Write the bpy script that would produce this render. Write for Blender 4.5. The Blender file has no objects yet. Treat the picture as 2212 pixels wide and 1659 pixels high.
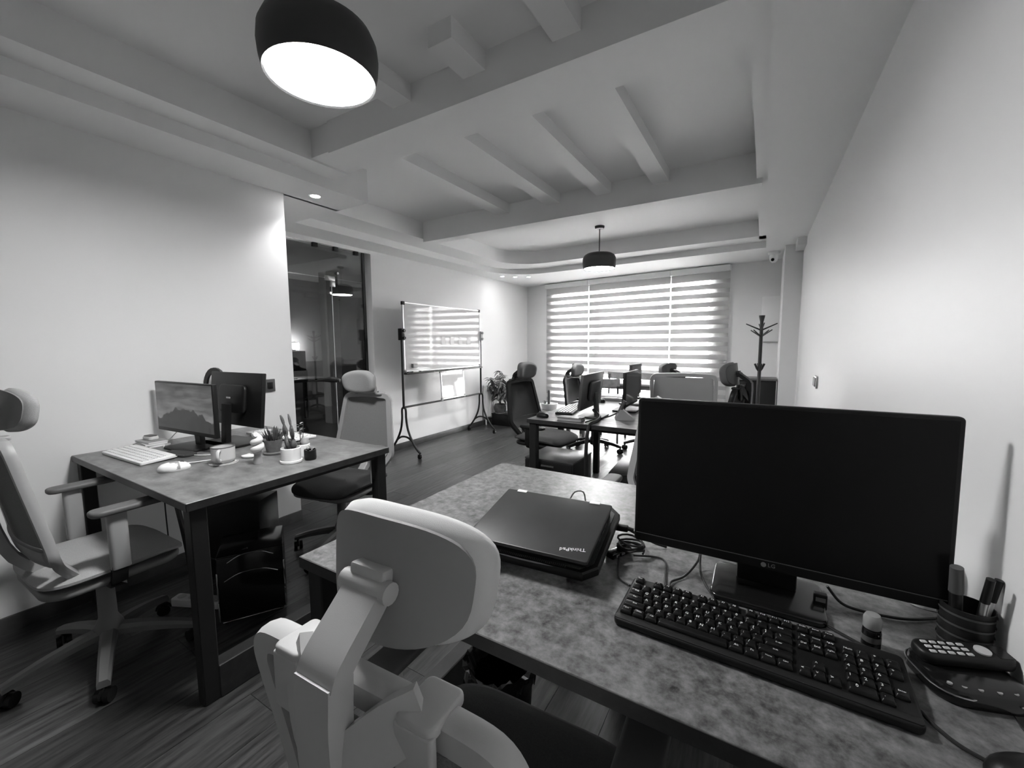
import bpy, bmesh, math, random
from mathutils import Vector, Matrix
R = math.radians
rnd = random.Random(7)
scene = bpy.context.scene
COL = scene.collection

# ---------------------------------------------------------------- camera, light, exposure
F_PX, YAW, PITCH, ROLL, CAM_H = 898.2, -0.5425, -0.0969, -0.0064, 1.275
fw = Vector((math.sin(YAW)*math.cos(PITCH), math.cos(YAW)*math.cos(PITCH), math.sin(PITCH)))
rt = fw.cross(Vector((0, 0, 1))).normalized()
up = rt.cross(fw)
rt2 = math.cos(ROLL)*rt + math.sin(ROLL)*up
up2 = -math.sin(ROLL)*rt + math.cos(ROLL)*up
cam_data = bpy.data.cameras.new('camera')
cam_data.sensor_width = 36.0
cam_data.lens = F_PX/2212*36.0
cam_data.clip_start = 0.02
cam = bpy.data.objects.new('camera', cam_data)
COL.objects.link(cam)
m = Matrix((rt2, up2, -fw)).transposed().to_4x4()
m.translation = (0, 0, CAM_H)
cam.matrix_world = m
scene.camera = cam

SKY = 14.0
world = bpy.data.worlds.new('world')
scene.world = world
world.use_nodes = True
bg = world.node_tree.nodes['Background']
bg.inputs[0].default_value = (1, 1, 1, 1)
bg.inputs[1].default_value = SKY

def light(name, kind, loc, energy, **kw):
    d = bpy.data.lights.new(name, kind)
    d.energy = energy
    for k, v in kw.items():
        setattr(d, k, v)
    o = bpy.data.objects.new(name, d)
    o.location = loc
    COL.objects.link(o)
    return o

sun = light('sun', 'SUN', (0, -5, 12), 85.0, angle=R(1.0))
sun.rotation_euler = Vector((.25, .5, -.83)).to_track_quat('-Z', 'Y').to_euler()      # comes over the roof and strikes the terrace

scene.view_settings.view_transform = 'Standard'
scene.view_settings.look = 'None'
scene.cycles.max_bounces = 7
scene.cycles.diffuse_bounces = 4
scene.cycles.glossy_bounces = 3
scene.cycles.transparent_max_bounces = 10
scene.view_settings.gamma = 1.0
scene.view_settings.exposure = 2.0

# ---------------------------------------------------------------- materials (all greys: the photograph is black and white)
MATS = {}
def mat(name, v, rough=0.6, metal=0.0, spec=0.5, noise=None, bump=None, emit=None, objvar=0.0, coat=0.0):
    """noise=(scale, amount, detail, stretch xyz); bump=(scale, strength)"""
    if name in MATS:
        return MATS[name]
    M = bpy.data.materials.new(name)
    M.use_nodes = True
    nt = M.node_tree
    b = nt.nodes['Principled BSDF']
    b.inputs['Base Color'].default_value = (v, v, v, 1)
    b.inputs['Roughness'].default_value = rough
    b.inputs['Metallic'].default_value = metal
    b.inputs['Specular IOR Level'].default_value = spec
    if coat:
        b.inputs['Coat Weight'].default_value = coat
        b.inputs['Coat Roughness'].default_value = 0.05
    tc = None
    if noise or bump:
        tc = nt.nodes.new('ShaderNodeTexCoord')
    src = None
    if noise:
        sc, am, det, st = noise
        mp = nt.nodes.new('ShaderNodeMapping')
        mp.inputs['Scale'].default_value = st
        nt.links.new(tc.outputs['Object'], mp.inputs[0])
        n = nt.nodes.new('ShaderNodeTexNoise')
        n.inputs['Scale'].default_value = sc
        n.inputs['Detail'].default_value = det
        n.inputs['Roughness'].default_value = 0.65
        nt.links.new(mp.outputs[0], n.inputs['Vector'])
        mr = nt.nodes.new('ShaderNodeMapRange')
        mr.inputs['From Min'].default_value = 0.3
        mr.inputs['From Max'].default_value = 0.7
        mr.inputs['To Min'].default_value = v*(1-am)
        mr.inputs['To Max'].default_value = v*(1+am)
        nt.links.new(n.outputs['Fac'], mr.inputs['Value'])
        src = mr.outputs[0]
    if objvar:
        oi = nt.nodes.new('ShaderNodeObjectInfo')
        mr2 = nt.nodes.new('ShaderNodeMapRange')
        mr2.inputs['To Min'].default_value = 1-objvar
        mr2.inputs['To Max'].default_value = 1+objvar
        nt.links.new(oi.outputs['Random'], mr2.inputs['Value'])
        mu = nt.nodes.new('ShaderNodeMath'); mu.operation = 'MULTIPLY'
        nt.links.new(mr2.outputs[0], mu.inputs[0])
        if src:
            nt.links.new(src, mu.inputs[1])
        else:
            mu.inputs[1].default_value = v
        src = mu.outputs[0]
    if src:
        nt.links.new(src, b.inputs['Base Color'])
    if bump:
        n2 = nt.nodes.new('ShaderNodeTexNoise')
        n2.inputs['Scale'].default_value = bump[0]
        n2.inputs['Detail'].default_value = 3
        nt.links.new(tc.outputs['Object'], n2.inputs['Vector'])
        bp = nt.nodes.new('ShaderNodeBump')
        bp.inputs['Strength'].default_value = bump[1]
        bp.inputs['Distance'].default_value = 0.002
        nt.links.new(n2.outputs['Fac'], bp.inputs['Height'])
        nt.links.new(bp.outputs[0], b.inputs['Normal'])
    if emit:
        b.inputs['Emission Color'].default_value = (1, 1, 1, 1)
        b.inputs['Emission Strength'].default_value = emit
    MATS[name] = M
    return M

def mat_glass(name, tr, refl_rough=0.02, tint=1.0, boost=1.0):
    """thin pane: straight-through transparency with a fresnel reflection"""
    M = bpy.data.materials.new(name); M.use_nodes = True
    nt = M.node_tree; nt.nodes.clear()
    out = nt.nodes.new('ShaderNodeOutputMaterial')
    t = nt.nodes.new('ShaderNodeBsdfTransparent'); t.inputs[0].default_value = (tr, tr, tr, 1)
    g = nt.nodes.new('ShaderNodeBsdfGlossy'); g.inputs['Roughness'].default_value = refl_rough
    fr = nt.nodes.new('ShaderNodeFresnel'); fr.inputs[0].default_value = 1.5
    mu = nt.nodes.new('ShaderNodeMath'); mu.operation = 'MULTIPLY'; mu.inputs[1].default_value = boost; mu.use_clamp = True
    nt.links.new(fr.outputs[0], mu.inputs[0])
    mx = nt.nodes.new('ShaderNodeMixShader')
    nt.links.new(mu.outputs[0], mx.inputs[0]); nt.links.new(t.outputs[0], mx.inputs[1]); nt.links.new(g.outputs[0], mx.inputs[2])
    nt.links.new(mx.outputs[0], out.inputs[0])
    MATS[name] = M
    return M

def mat_sheer(name, transp, trans, diff):
    """woven cloth: part open weave, part light scattered through, part scattered back"""
    M = bpy.data.materials.new(name); M.use_nodes = True
    nt = M.node_tree; nt.nodes.clear()
    out = nt.nodes.new('ShaderNodeOutputMaterial')
    tp = nt.nodes.new('ShaderNodeBsdfTransparent'); tp.inputs[0].default_value = (transp,)*3+(1,)
    tl = nt.nodes.new('ShaderNodeBsdfTranslucent'); tl.inputs[0].default_value = (trans,)*3+(1,)
    df = nt.nodes.new('ShaderNodeBsdfDiffuse'); df.inputs[0].default_value = (diff,)*3+(1,)
    a1 = nt.nodes.new('ShaderNodeAddShader'); a2 = nt.nodes.new('ShaderNodeAddShader')
    nt.links.new(tl.outputs[0], a1.inputs[0]); nt.links.new(df.outputs[0], a1.inputs[1])
    if transp > 0:
        nt.links.new(tp.outputs[0], a2.inputs[0]); nt.links.new(a1.outputs[0], a2.inputs[1])
        nt.links.new(a2.outputs[0], out.inputs[0])
    else:
        nt.links.new(a1.outputs[0], out.inputs[0])
    MATS[name] = M
    return M

WALL = mat('wall_paint', .74, .40, spec=.16, bump=(260, .02))
CEIL = mat('ceiling_paint', .78, .7, bump=(250, .05))
PLANK = mat('dark_laminate', .048, .34, noise=(3.0, .9, 8, (16, 1.3, 1)), objvar=.35, spec=.6)
BASEB = mat('baseboard_wood', .05, .4, noise=(6, .4, 4, (1, 1, 1)))
DESKTOP = mat('mottled_desktop', .125, .36, noise=(46, .74, 14, (1, 1, 1)), bump=(120, .12))
DESKTOP_D = mat('mottled_dark_desktop', .14, .36, noise=(12, .55, 8, (1, 1.5, 1)))
DESKEDGE = mat('dark_desk_edge', .022, .42, noise=(30, .3, 4, (1, 1, 1)))
BLACK = mat('black_plastic', .008, .42, spec=.3)
BLACKG = mat('black_gloss', .008, .16)
BLACKM = mat('black_powder_coat', .012, .5, spec=.35)
SCREENOFF = mat('dark_screen', .006, .34, spec=.2)
GREYPL = mat('grey_plastic', .30, .48, bump=(900, .05))
GREYPL2 = mat('mid_grey_plastic', .17, .5)
GREYFAB = mat('grey_fabric', .30, .9, noise=(400, .12, 2, (1, 1, 1)), bump=(1400, .3))
GREYMESH = mat('grey_mesh_cloth', .20, .9, noise=(500, .2, 2, (1, 1, 1)), bump=(1600, .4))
DARKFAB = mat('charcoal_fabric', .035, .9, noise=(300, .2, 2, (1, 1, 1)), bump=(1400, .3))
WHITEPL = mat('white_plastic', .78, .35)
WHITEC = mat('white_ceramic', .78, .16)
PAPER = mat('paper_white', .82, .8)
GREYMID = mat('mid_grey', .30, .5)
GREYDK = mat('dark_grey', .08, .45)
CHROME = mat('chrome', .75, .16, metal=1)
STEEL = mat('brushed_steel', .45, .3, metal=1)
CLAY = mat('clay_pot', .13, .8, noise=(40, .2, 3, (1, 1, 1)))
SOIL = mat('soil', .02, .95, noise=(90, .6, 3, (1, 1, 1)))
LEAF = mat('leaf', .22, .5, noise=(20, .3, 2, (1, 1, 1)), objvar=.3)
LEAFD = mat('dark_leaf', .055, .55, noise=(30, .35, 2, (1, 1, 1)), objvar=.3)
CABLE = mat('black_cable', .012, .45)
CABLEW = mat('white_cable', .7, .5)
LEGEND = mat('key_legend', .75, .6)
GLASS = mat_glass('clear_glass', .93)
GLASSP = mat_glass('partition_glass', .74, .012, boost=1.6)

# ---------------------------------------------------------------- mesh helpers
def new():
    return bmesh.new()

def loft(bm, loops, cap=True, closed=True):
    """loops: list of equal-length point lists"""
    rows = [[bm.verts.new(p) for p in L] for L in loops]
    n = len(rows[0])
    for a, b in zip(rows[:-1], rows[1:]):
        for i in range(n if closed else n-1):
            j = (i+1) % n
            bm.faces.new((a[i], a[j], b[j], b[i]))
    if cap and closed:
        bm.faces.new(rows[0][::-1]); bm.faces.new(rows[-1])
    return rows

def xf(pts, M):
    return [M @ Vector(p) for p in pts] if M is not None else [Vector(p) for p in pts]

def box(bm, x0, x1, y0, y1, z0, z1, M=None, bev=0.0, seg=2):
    c = [(x0, y0, z0), (x1, y0, z0), (x1, y1, z0), (x0, y1, z0), (x0, y0, z1), (x1, y0, z1), (x1, y1, z1), (x0, y1, z1)]
    v = [bm.verts.new(p) for p in xf(c, M)]
    fs = [bm.faces.new([v[i] for i in f]) for f in ((3, 2, 1, 0), (4, 5, 6, 7), (0, 1, 5, 4), (1, 2, 6, 5), (2, 3, 7, 6), (3, 0, 4, 7))]
    if bev > 0:
        es = set(e for f in fs for e in f.edges)
        bmesh.ops.bevel(bm, geom=list(es), offset=bev, segments=seg, affect='EDGES', profile=.5)

def rrect(w, d, r, n=5, cx=0, cy=0):
    """rounded rectangle outline, counter-clockwise, in xy"""
    pts = []
    r = min(r, w/2-1e-4, d/2-1e-4)
    for sx, sy, a0 in ((1, -1, -90), (1, 1, 0), (-1, 1, 90), (-1, -1, 180)):
        for i in range(n+1):
            a = R(a0+90*i/n)
            pts.append((cx+sx*(w/2-r)+r*math.cos(a), cy+sy*(d/2-r)+r*math.sin(a)))
    return pts

def rslab(bm, w, d, z0, z1, r, e=0.004, M=None, n=5, cx=0, cy=0, dome=0.0, es=3):
    """rounded-corner slab with softened edges; dome raises the middle of the top"""
    loops = []
    def L(ins, z):
        return xf([(x, y, z) for x, y in rrect(w-2*ins, d-2*ins, max(r-ins, .002), n, cx, cy)], M)
    for i in range(es+1):
        a = R(90*i/es)
        loops.append(L(e*(1-math.sin(a)), z0+e*(1-math.cos(a))))
    for i in range(es+1):
        a = R(90*i/es)
        loops.append(L(e*(1-math.cos(a)), z1-e*(1-math.sin(a))))
    if dome:
        for k in (.2, .45, .7, .9):
            ins = e+(min(w, d)/2-e)*k*.98
            loops.append(L(ins, z1+dome*(1-(1-k)**2)))
    loft(bm, loops)

def cyl(bm, p0, p1, r0, r1=None, n=16, cap=True):
    p0, p1 = Vector(p0), Vector(p1)
    r1 = r0 if r1 is None else r1
    d = (p1-p0).normalized()
    a = d.orthogonal().normalized(); b = d.cross(a)
    L = lambda p, r: [p+r*(math.cos(2*math.pi*i/n)*a+math.sin(2*math.pi*i/n)*b) for i in range(n)]
    loft(bm, [L(p0, r0), L(p1, r1)], cap=cap)

def lathe(bm, prof, c=(0, 0, 0), n=28, M=None, cap=True):
    loops = []
    for r, z in prof:
        loops.append(xf([(c[0]+max(r, 1e-4)*math.cos(2*math.pi*i/n), c[1]+max(r, 1e-4)*math.sin(2*math.pi*i/n), c[2]+z) for i in range(n)], M))
    loft(bm, loops, cap=cap)

def smooth_path(pts, k=6):
    """Catmull-Rom through pts"""
    P = [Vector(p) for p in pts]
    P = [P[0]*2-P[1]]+P+[P[-1]*2-P[-2]]
    out = []
    for i in range(1, len(P)-2):
        for j in range(k):
            t = j/k
            a, b, c, d = P[i-1], P[i], P[i+1], P[i+2]
            out.append(.5*((2*b)+(c-a)*t+(2*a-5*b+4*c-d)*t*t+(3*b-a-3*c+d)*t**3))
    out.append(P[-2])
    return out

def tube(bm, pts, r, n=8, smooth=0, prof=None, upv=None, cap=True):
    """sweep a circle (radius or list of radii) or a profile [(a,b)..] along pts"""
    P = smooth_path(pts, smooth) if smooth else [Vector(p) for p in pts]
    loops = []
    T = [((P[min(i+1, len(P)-1)]-P[max(i-1, 0)]).normalized()) for i in range(len(P))]
    a = (Vector(upv)-T[0]*T[0].dot(Vector(upv))).normalized() if upv else T[0].orthogonal().normalized()
    for i, p in enumerate(P):
        t = T[i]
        if upv:
            u = Vector(upv); w = u-t*t.dot(u)
            a = w.normalized() if w.length > 1e-4 else a
        else:
            a = (a-t*t.dot(a)).normalized()
        b = t.cross(a)
        if prof:
            s = r[min(i*len(r)//len(P), len(r)-1)] if isinstance(r, (list, tuple)) else 1.0
            loops.append([p+s*(x*a+y*b) for x, y in prof])
        else:
            if isinstance(r, (list, tuple)):
                q = i/(len(P)-1)*(len(r)-1); i0 = int(q); rr = r[i0]+(r[min(i0+1, len(r)-1)]-r[i0])*(q-i0)
            else:
                rr = r
            loops.append([p+rr*(math.cos(2*math.pi*k/n)*a+math.sin(2*math.pi*k/n)*b) for k in range(n)])
    loft(bm, loops, cap=cap)

def prism(bm, poly, z0, z1, M=None):
    loft(bm, [xf([(x, y, z0) for x, y in poly], M), xf([(x, y, z1) for x, y in poly], M)])

def sheet(bm, fn, nu, nv, th):
    """closed slab following fn(u,v)->(point, normal)"""
    top, bot = [], []
    for i in range(nu+1):
        rt_, rb_ = [], []
        for j in range(nv+1):
            p, nrm = fn(i/nu, j/nv)
            p = Vector(p); nrm = Vector(nrm).normalized()
            h = th(i/nu, j/nv) if callable(th) else th
            rt_.append(bm.verts.new(p+nrm*h/2)); rb_.append(bm.verts.new(p-nrm*h/2))
        top.append(rt_); bot.append(rb_)
    for i in range(nu):
        for j in range(nv):
            bm.faces.new((top[i][j], top[i+1][j], top[i+1][j+1], top[i][j+1]))
            bm.faces.new((bot[i][j], bot[i][j+1], bot[i+1][j+1], bot[i+1][j]))
    for i in range(nu):
        bm.faces.new((top[i][0], bot[i][0], bot[i+1][0], top[i+1][0]))
        bm.faces.new((top[i][nv], top[i+1][nv], bot[i+1][nv], bot[i][nv]))
    for j in range(nv):
        bm.faces.new((top[0][j], top[0][j+1], bot[0][j+1], bot[0][j]))
        bm.faces.new((top[nu][j], bot[nu][j], bot[nu][j+1], top[nu][j+1]))

def mesh(name, bm, M, sharp=32):
    bmesh.ops.recalc_face_normals(bm, faces=bm.faces)
    me = bpy.data.meshes.new(name)
    bm.to_mesh(me); bm.free()
    me.polygons.foreach_set('use_smooth', [True]*len(me.polygons))
    me.set_sharp_from_angle(angle=R(sharp))
    if M is not None:
        me.materials.append(M)
    return me

def part(name, bm, M, parent=None, label=None, kind=None, sharp=32):
    me = bm if isinstance(bm, bpy.types.Mesh) else mesh(name, bm, M, sharp)
    o = bpy.data.objects.new(name, me)
    COL.objects.link(o)
    if parent is not None:
        o.parent = parent
    if label:
        o['label'] = label
    if kind:
        o['kind'] = kind
    return o

def tag(o, label, cat, group=None):
    o['label'] = label; o['category'] = cat
    if group:
        o['group'] = group
    return o

def thing(name, label, cat, loc=(0, 0, 0), rz=0.0, group=None, rot=None):
    o = bpy.data.objects.new(name, None)
    o.empty_display_size = .1
    COL.objects.link(o)
    o.location = loc
    o.rotation_euler = rot if rot else (0, 0, rz)
    return tag(o, label, cat, group)

def struct(name, bm, M, sharp=32):
    o = part(name, bm, M, sharp=sharp)
    o['kind'] = 'structure'
    return o

def text_mesh(name, body, size, M, ext=.0003, align='CENTER'):
    cu = bpy.data.curves.new(name, 'FONT')
    cu.body = body; cu.size = size; cu.extrude = ext; cu.align_x = align; cu.align_y = 'CENTER'
    cu.resolution_u = 2
    o = bpy.data.objects.new(name, cu)
    COL.objects.link(o)
    dg = bpy.context.evaluated_depsgraph_get()
    me = bpy.data.meshes.new_from_object(o.evaluated_get(dg))
    bpy.data.objects.remove(o); bpy.data.curves.remove(cu)
    me.materials.clear(); me.materials.append(M)
    return me

def add_mesh(bm, me, M):
    n0 = len(bm.verts)
    bm.from_mesh(me)
    bm.verts.ensure_lookup_table()
    bmesh.ops.transform(bm, matrix=M, verts=bm.verts[n0:])

def TR(x=0, y=0, z=0, rx=0, ry=0, rz=0):
    return Matrix.Translation((x, y, z)) @ Matrix.Rotation(rz, 4, 'Z') @ Matrix.Rotation(ry, 4, 'Y') @ Matrix.Rotation(rx, 4, 'X')
# ================================================================ the room shell
ZS, ZL, ZM, ZJ = 2.30, 2.37, 2.54, 2.46        # soffit, ledge, main ceiling, joist undersides
XL, XN, YN = -3.745, -2.845, 1.72              # long left wall, near left wall, its corner
YB0 = -2.6

def xr(y):                                     # right wall runs a touch out of parallel
    return 0.352-0.0075*(y-.9)

# far wall frame: s along the wall, outward, up
fa = Vector((-3.745, 6.77, 0)); fd = Vector((1, -0.135, 0)).normalized(); fo = Vector((-fd.y, fd.x, 0))
MW = Matrix((fd, fo, Vector((0, 0, 1)))).transposed().to_4x4(); MW.translation = fa
def far_y(x):
    return 6.77-0.135*(x+3.745)

# floor: sub-floor with laminate planks laid along the room
bm = new(); box(bm, -3.95, .55, YB0-.1, 7.1, -.06, -.012)
floor = struct('floor', bm, mat('subfloor', .01, .8))
PW, PL = .192, 1.285
bm = new(); box(bm, 0, PW-.0016, 0, PL-.0016, -.012, 0)
plank_me = mesh('plank', bm, PLANK)
row = 0
x = -3.86
while x < .42:
    y = YB0-rnd.uniform(0, PL)
    while y < 6.8:
        hidden = (x+PW < XN-.12 and y+PL < YN-.1) or y > far_y(x)-.05
        if not hidden:
            o = part('plank', plank_me, None, floor)
            o.location = (x, y, 0)
        y += PL
    x += PW
    row += 1

# walls
bm = new(); box(bm, -3.87, XN, YB0, YN, 0, ZM)
struct('wall_left', bm, WALL)
bm = new(); box(bm, XL-.12, XL, 3.215, 6.95, 0, ZM)
wll = struct('wall_left_far', bm, WALL)
bm = new(); box(bm, XL-.12, XL, YN, 3.215, 2.262, ZM)
struct('trim_1', bm, WALL)
bm = new()
prism(bm, [(xr(YB0), YB0), (.75, YB0), (.75, 5.42), (xr(5.42), 5.42)], 0, ZM)
struct('wall_right', bm, WALL)
bm = new(); box(bm, -3.95, .75, YB0-.12, YB0, 0, ZM)
struct('wall_back', bm, WALL)
WS0, WS1, WZ0, WZ1 = .60, 3.16, .20, 2.20
bm = new()
box(bm, -.15, WS0, 0, .22, 0, ZM, MW); box(bm, WS1, 4.6, 0, .22, 0, ZM, MW)
box(bm, WS0, WS1, 0, .22, WZ1, ZM, MW); box(bm, WS0, WS1, 0, .22, 0, WZ0, MW)
struct('wall_far', bm, WALL)
bm = new(); box(bm, .156, .75, 5.4, 6.4, 0, ZM)
col_ = struct('trim_2', bm, WALL)
bm = new(); box(bm, .244, .75, 5.06, 5.41, 2.225, ZM, bev=.004)
struct('trim_3', bm, WALL)

# baseboards
bm = new(); box(bm, XL, XL+.013, 3.22, 6.7, 0, .075, bev=.003)
struct('baseboard_left', bm, BASEB)
bm = new(); box(bm, XN, XN+.013, YB0, YN+.002, 0, .075, bev=.003)
struct('baseboard_near', bm, BASEB)
bm = new(); box(bm, .03, 4.0, -.013, 0, 0, .075, MW, bev=.003)
struct('baseboard_far', bm, BASEB)

# ceiling with its dropped soffits, ledges, beams and joists
bm = new(); box(bm, -3.95, .75, YB0-.1, 7.1, ZM, ZM+.12)
ceiling = struct('ceiling', bm, CEIL)
bm = new(); prism(bm, [(-.0225, YB0), (xr(YB0)+.02, YB0), (xr(5.5)+.02, 5.5), (.5, 6.5), (-.0225, 6.4)], ZS, ZM+.01)
part('soffit', bm, CEIL, ceiling)
bm = new(); box(bm, XN-.02, -2.5125, YB0, 2.153, ZS, ZM+.01); box(bm, XL-.02, XN, YN-.02, 2.153, ZS, ZM+.01)
part('soffit', bm, CEIL, ceiling)
# left strip and window strip, joined by a rounded inner corner
XI, YF0, YF1, RC = -3.42, 5.58, 5.43, .62
def soffit_poly(xi, ya, yb, rc):
    arc = []
    for i in range(13):
        a = R(180-90*i/12)
        arc.append((xi+rc+rc*math.cos(a), ya-rc+rc*math.sin(a)))
    return arc
arc = soffit_poly(XI, YF0, YF1, RC)
poly = [(XL-.02, 2.153), (XI, 2.153)]+arc+[(-.02, YF1), (-.02, far_y(-.02)+.02), (XL-.02, far_y(XL)+.05)]
bm = new()
def cpoly(bm, poly, z0, z1):
    vb = [bm.verts.new((x, y, z0)) for x, y in poly]; vt = [bm.verts.new((x, y, z1)) for x, y in poly]
    n = len(poly)
    for i in range(n):
        bm.faces.new((vb[i], vb[(i+1) % n], vt[(i+1) % n], vt[i]))
    f = bm.faces.new(vb[::-1]); g = bm.faces.new(vt)
    bmesh.ops.triangulate(bm, faces=[f, g])
cpoly(bm, poly, ZS, ZM+.01)
part('soffit', bm, CEIL, ceiling)
# ledges
bm = new(); box(bm, -2.52, -2.356, YB0, 1.868, ZL, ZM+.01)
part('ledge', bm, CEIL, ceiling)
arc2 = soffit_poly(-3.1, 5.22, 5.15, .5)
poly = [(XI-.02, 2.14), (-3.1, 2.14)]+arc2+[(-.02, 5.14), (-.02, YF1+.02)]+[(a+.0, b+.012) for a, b in arc[::-1]]+[(XI-.02, 4.9)]
bm = new(); cpoly(bm, poly, ZL, ZM+.01)
part('ledge', bm, CEIL, ceiling)
bm = new(); box(bm, -.088, -.02, YB0, 5.3, ZL, ZM+.01)
part('ledge', bm, CEIL, ceiling)
bm = new(); box(bm, -2.36, -2.18, 1.612, 1.868, ZL+.012, ZM+.01)
part('ledge', bm, CEIL, ceiling)
# beams
bm = new(); box(bm, -2.182, -.02, 1.60, 1.862, ZL-.004, ZM+.01)
part('beam', bm, CEIL, ceiling)
bm = new(); box(bm, -3.09, -.056, 3.35, 3.465, 2.335, ZM+.01)
part('beam', bm, CEIL, ceiling)
for x0, x1, ya in ((-2.172, -2.035, 1.70), (-1.656, -1.532, 1.37), (-1.21, -1.09, 1.37), (-.768, -.648, 1.30)):
    bm = new(); box(bm, x0, x1, ya, 3.40, ZJ, ZM+.01)
    part('joist', bm, CEIL, ceiling)

# recessed downlights
def downlight(x, y, label, energy, r=.032, group=None):
    t = thing('downlight', label, 'downlight', (x, y, ZS), group=group)
    bm = new(); lathe(bm, [(r+.010, -.004), (r+.010, -.001), (r+.002, .0), (r, -.004)], n=24, cap=False)
    part('trim_ring', bm, WHITEPL, t)
    bm = new(); lathe(bm, [(r, -.003), (r*.6, -.0045), (.001, -.005)], n=24, cap=False)
    part('lens', bm, mat('downlight_lens', .8, .4, emit=40), t)
    if energy:
        l = light('downlight_lamp', 'SPOT', (x, y, ZS-.02), energy, spot_size=R(120), spot_blend=.7, shadow_soft_size=.03)
    return t
downlight(-2.70, 1.86, 'round bright downlight in the low soffit above the wall corner', 6)
for i, (x, y, w) in enumerate(((-3.47, 5.49, 'left'), (-3.33, 5.64, 'middle'), (-3.155, 5.75, 'right'))):
    downlight(x, y, w+' one of three tiny spots in the rounded soffit corner by the window', .3, .026, 'three corner spots')

# window with frame, three panes
bm = new()
w1 = struct('window_1', new(), None)
def wpart(name, s0, s1, o0, o1, z0, z1, M, bev=.004):
    bm = new(); box(bm, s0, s1, o0, o1, z0, z1, MW, bev=bev)
    return part(name, bm, M, w1)
FRM = mat('window_frame_white', .7, .4)
for s0, s1, z0, z1 in ((WS0, WS1, WZ0, WZ0+.06), (WS0, WS1, WZ1-.06, WZ1), (WS0, WS0+.06, WZ0, WZ1), (WS1-.06, WS1, WZ0, WZ1), (1.33, 1.39, WZ0, WZ1), (2.60, 2.66, WZ0, WZ1)):
    wpart('frame_bar', s0, s1, .08, .14, z0, z1, FRM)
for s0, s1 in ((WS0+.06, 1.33), (1.39, 2.60), (2.66, WS1-.06)):
    wpart('pane', s0, s1, .107, .113, WZ0+.06, WZ1-.06, GLASS, 0)
wpart('window_sill', WS0-.04, WS1+.04, -.06, .08, WZ0-.03, WZ0, FRM)

# zebra blinds: alternating opaque and sheer bands
OPQ = mat_sheer('blind_opaque_cloth', 0, .095, .45)
SHR = mat_sheer('blind_sheer_cloth', .42, .18, .12)
def blind(s0, s1, zb, label):
    t = thing('zebra_blind', label, 'blind', fa, math.atan2(fd.y, fd.x), 'zebra blinds over the window')
    zt, hp, op = 2.285, .119, .067
    bm = new(); box(bm, s0-.004, s1+.004, -.125, -.03, zt-.075, zt, bev=.006)
    part('headrail', bm, WHITEPL, t)
    w = s1-s0
    bm = new(); box(bm, 0, w, -.0006, .0006, -op, 0); om = mesh('blind_band', bm, OPQ)
    bm = new(); box(bm, 0, w, -.0003, .0003, -(hp-op), 0); sm = mesh('sheer_band', bm, SHR)
    z = zt-.075
    first = True
    while z-hp > zb:
        if first:
            bm = new(); box(bm, 0, w, -.0006, .0006, -op*1.5, 0)
            o = part('blind_band', bm, OPQ, t); o.location = (s0, -.07, z); z -= op*1.5; first = False
        else:
            o = part('blind_band', om, None, t); o.location = (s0, -.07, z); z -= op
        o = part('sheer_band', sm, None, t); o.location = (s0, -.068, z); z -= hp-op
    o = part('blind_band', om, None, t); o.location = (s0, -.07, z); z -= op
    bm = new(); box(bm, s0, s1, -.078, -.06, z-.028, z, bev=.004)
    part('bottom_rail', bm, WHITEPL, t)
blind(.475, 1.296, .26, 'leftmost of the three striped zebra blinds, by the plants')
blind(1.309, 2.604, .86, 'wide middle zebra blind, rolled up higher than its neighbours')
blind(2.617, 3.375, .30, 'rightmost of the three striped zebra blinds, beside the coat stand')

# daylight: portal in the window opening guides the sky light in
p = light('window_portal', 'AREA', MW @ Vector(((WS0+WS1)/2, .16, (WZ0+WZ1)/2)), 1)
p.data.shape = 'RECTANGLE'; p.data.size = WS1-WS0; p.data.size_y = WZ1-WZ0
p.data.cycles.is_portal = True
p.rotation_euler = (R(-90), 0, math.atan2(fd.y, fd.x))
# terrace outside
bm = new(); box(bm, -14, 10, 7.05, 24, -.3, -.15)
tr_ = struct('terrace', bm, mat('terrace_concrete', .72, .8, noise=(4, .2, 4, (1, 1, 1))))

# ================================================================ glass partition and the room behind it
GX = XL-.03
bm = new(); box(bm, GX-.008, GX+.008, 3.118, 3.150, 0, 2.262)
gp = struct('door_1', bm, BLACKM)
bm = new(); box(bm, GX-.005, GX+.005, YN, 3.118, 1.945, 2.255)
part('transom_pane', bm, GLASSP, gp)
bm = new(); box(bm, GX-.005, GX+.005, 2.735, 3.118, .005, 1.940)
part('side_pane', bm, GLASSP, gp)
bm = new(); box(bm, GX-.005, GX+.005, YN+.03, 2.725, .008, 1.938)
part('door_pane', bm, GLASSP, gp)
bm = new(); box(bm, GX-.007, GX+.007, 2.7255, 2.7345, .008, 1.90)
part('edge_seal', bm, mat('seal_grey', .42, .3), gp)
bm = new(); box(bm, GX-.012, GX+.012, 2.66, 2.77, 1.915, 1.965, bev=.003); box(bm, GX-.012, GX+.012, 2.715, 2.77, 1.86, 1.925, bev=.003)
part('patch_fitting', bm, STEEL, gp)
bm = new(); cyl(bm, (GX-.02, 2.80, 2.0), (GX+.02, 2.80, 2.0), .012)
part('bolt_cap', bm, STEEL, gp)
for y in (2.566, 2.796, 3.044):
    bm = new(); box(bm, GX-.016, GX+.016, y-.026, y+.026, 2.222, 2.270, bev=.003)
    part('clamp', bm, BLACKM, gp)
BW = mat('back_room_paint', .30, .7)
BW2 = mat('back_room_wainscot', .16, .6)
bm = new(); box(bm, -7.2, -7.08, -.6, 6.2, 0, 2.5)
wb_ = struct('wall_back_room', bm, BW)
bm = new(); box(bm, -7.2, XL-.12, -.7, -.6, 0, 2.5); struct('wall_back_room_side', bm, BW)
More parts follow.
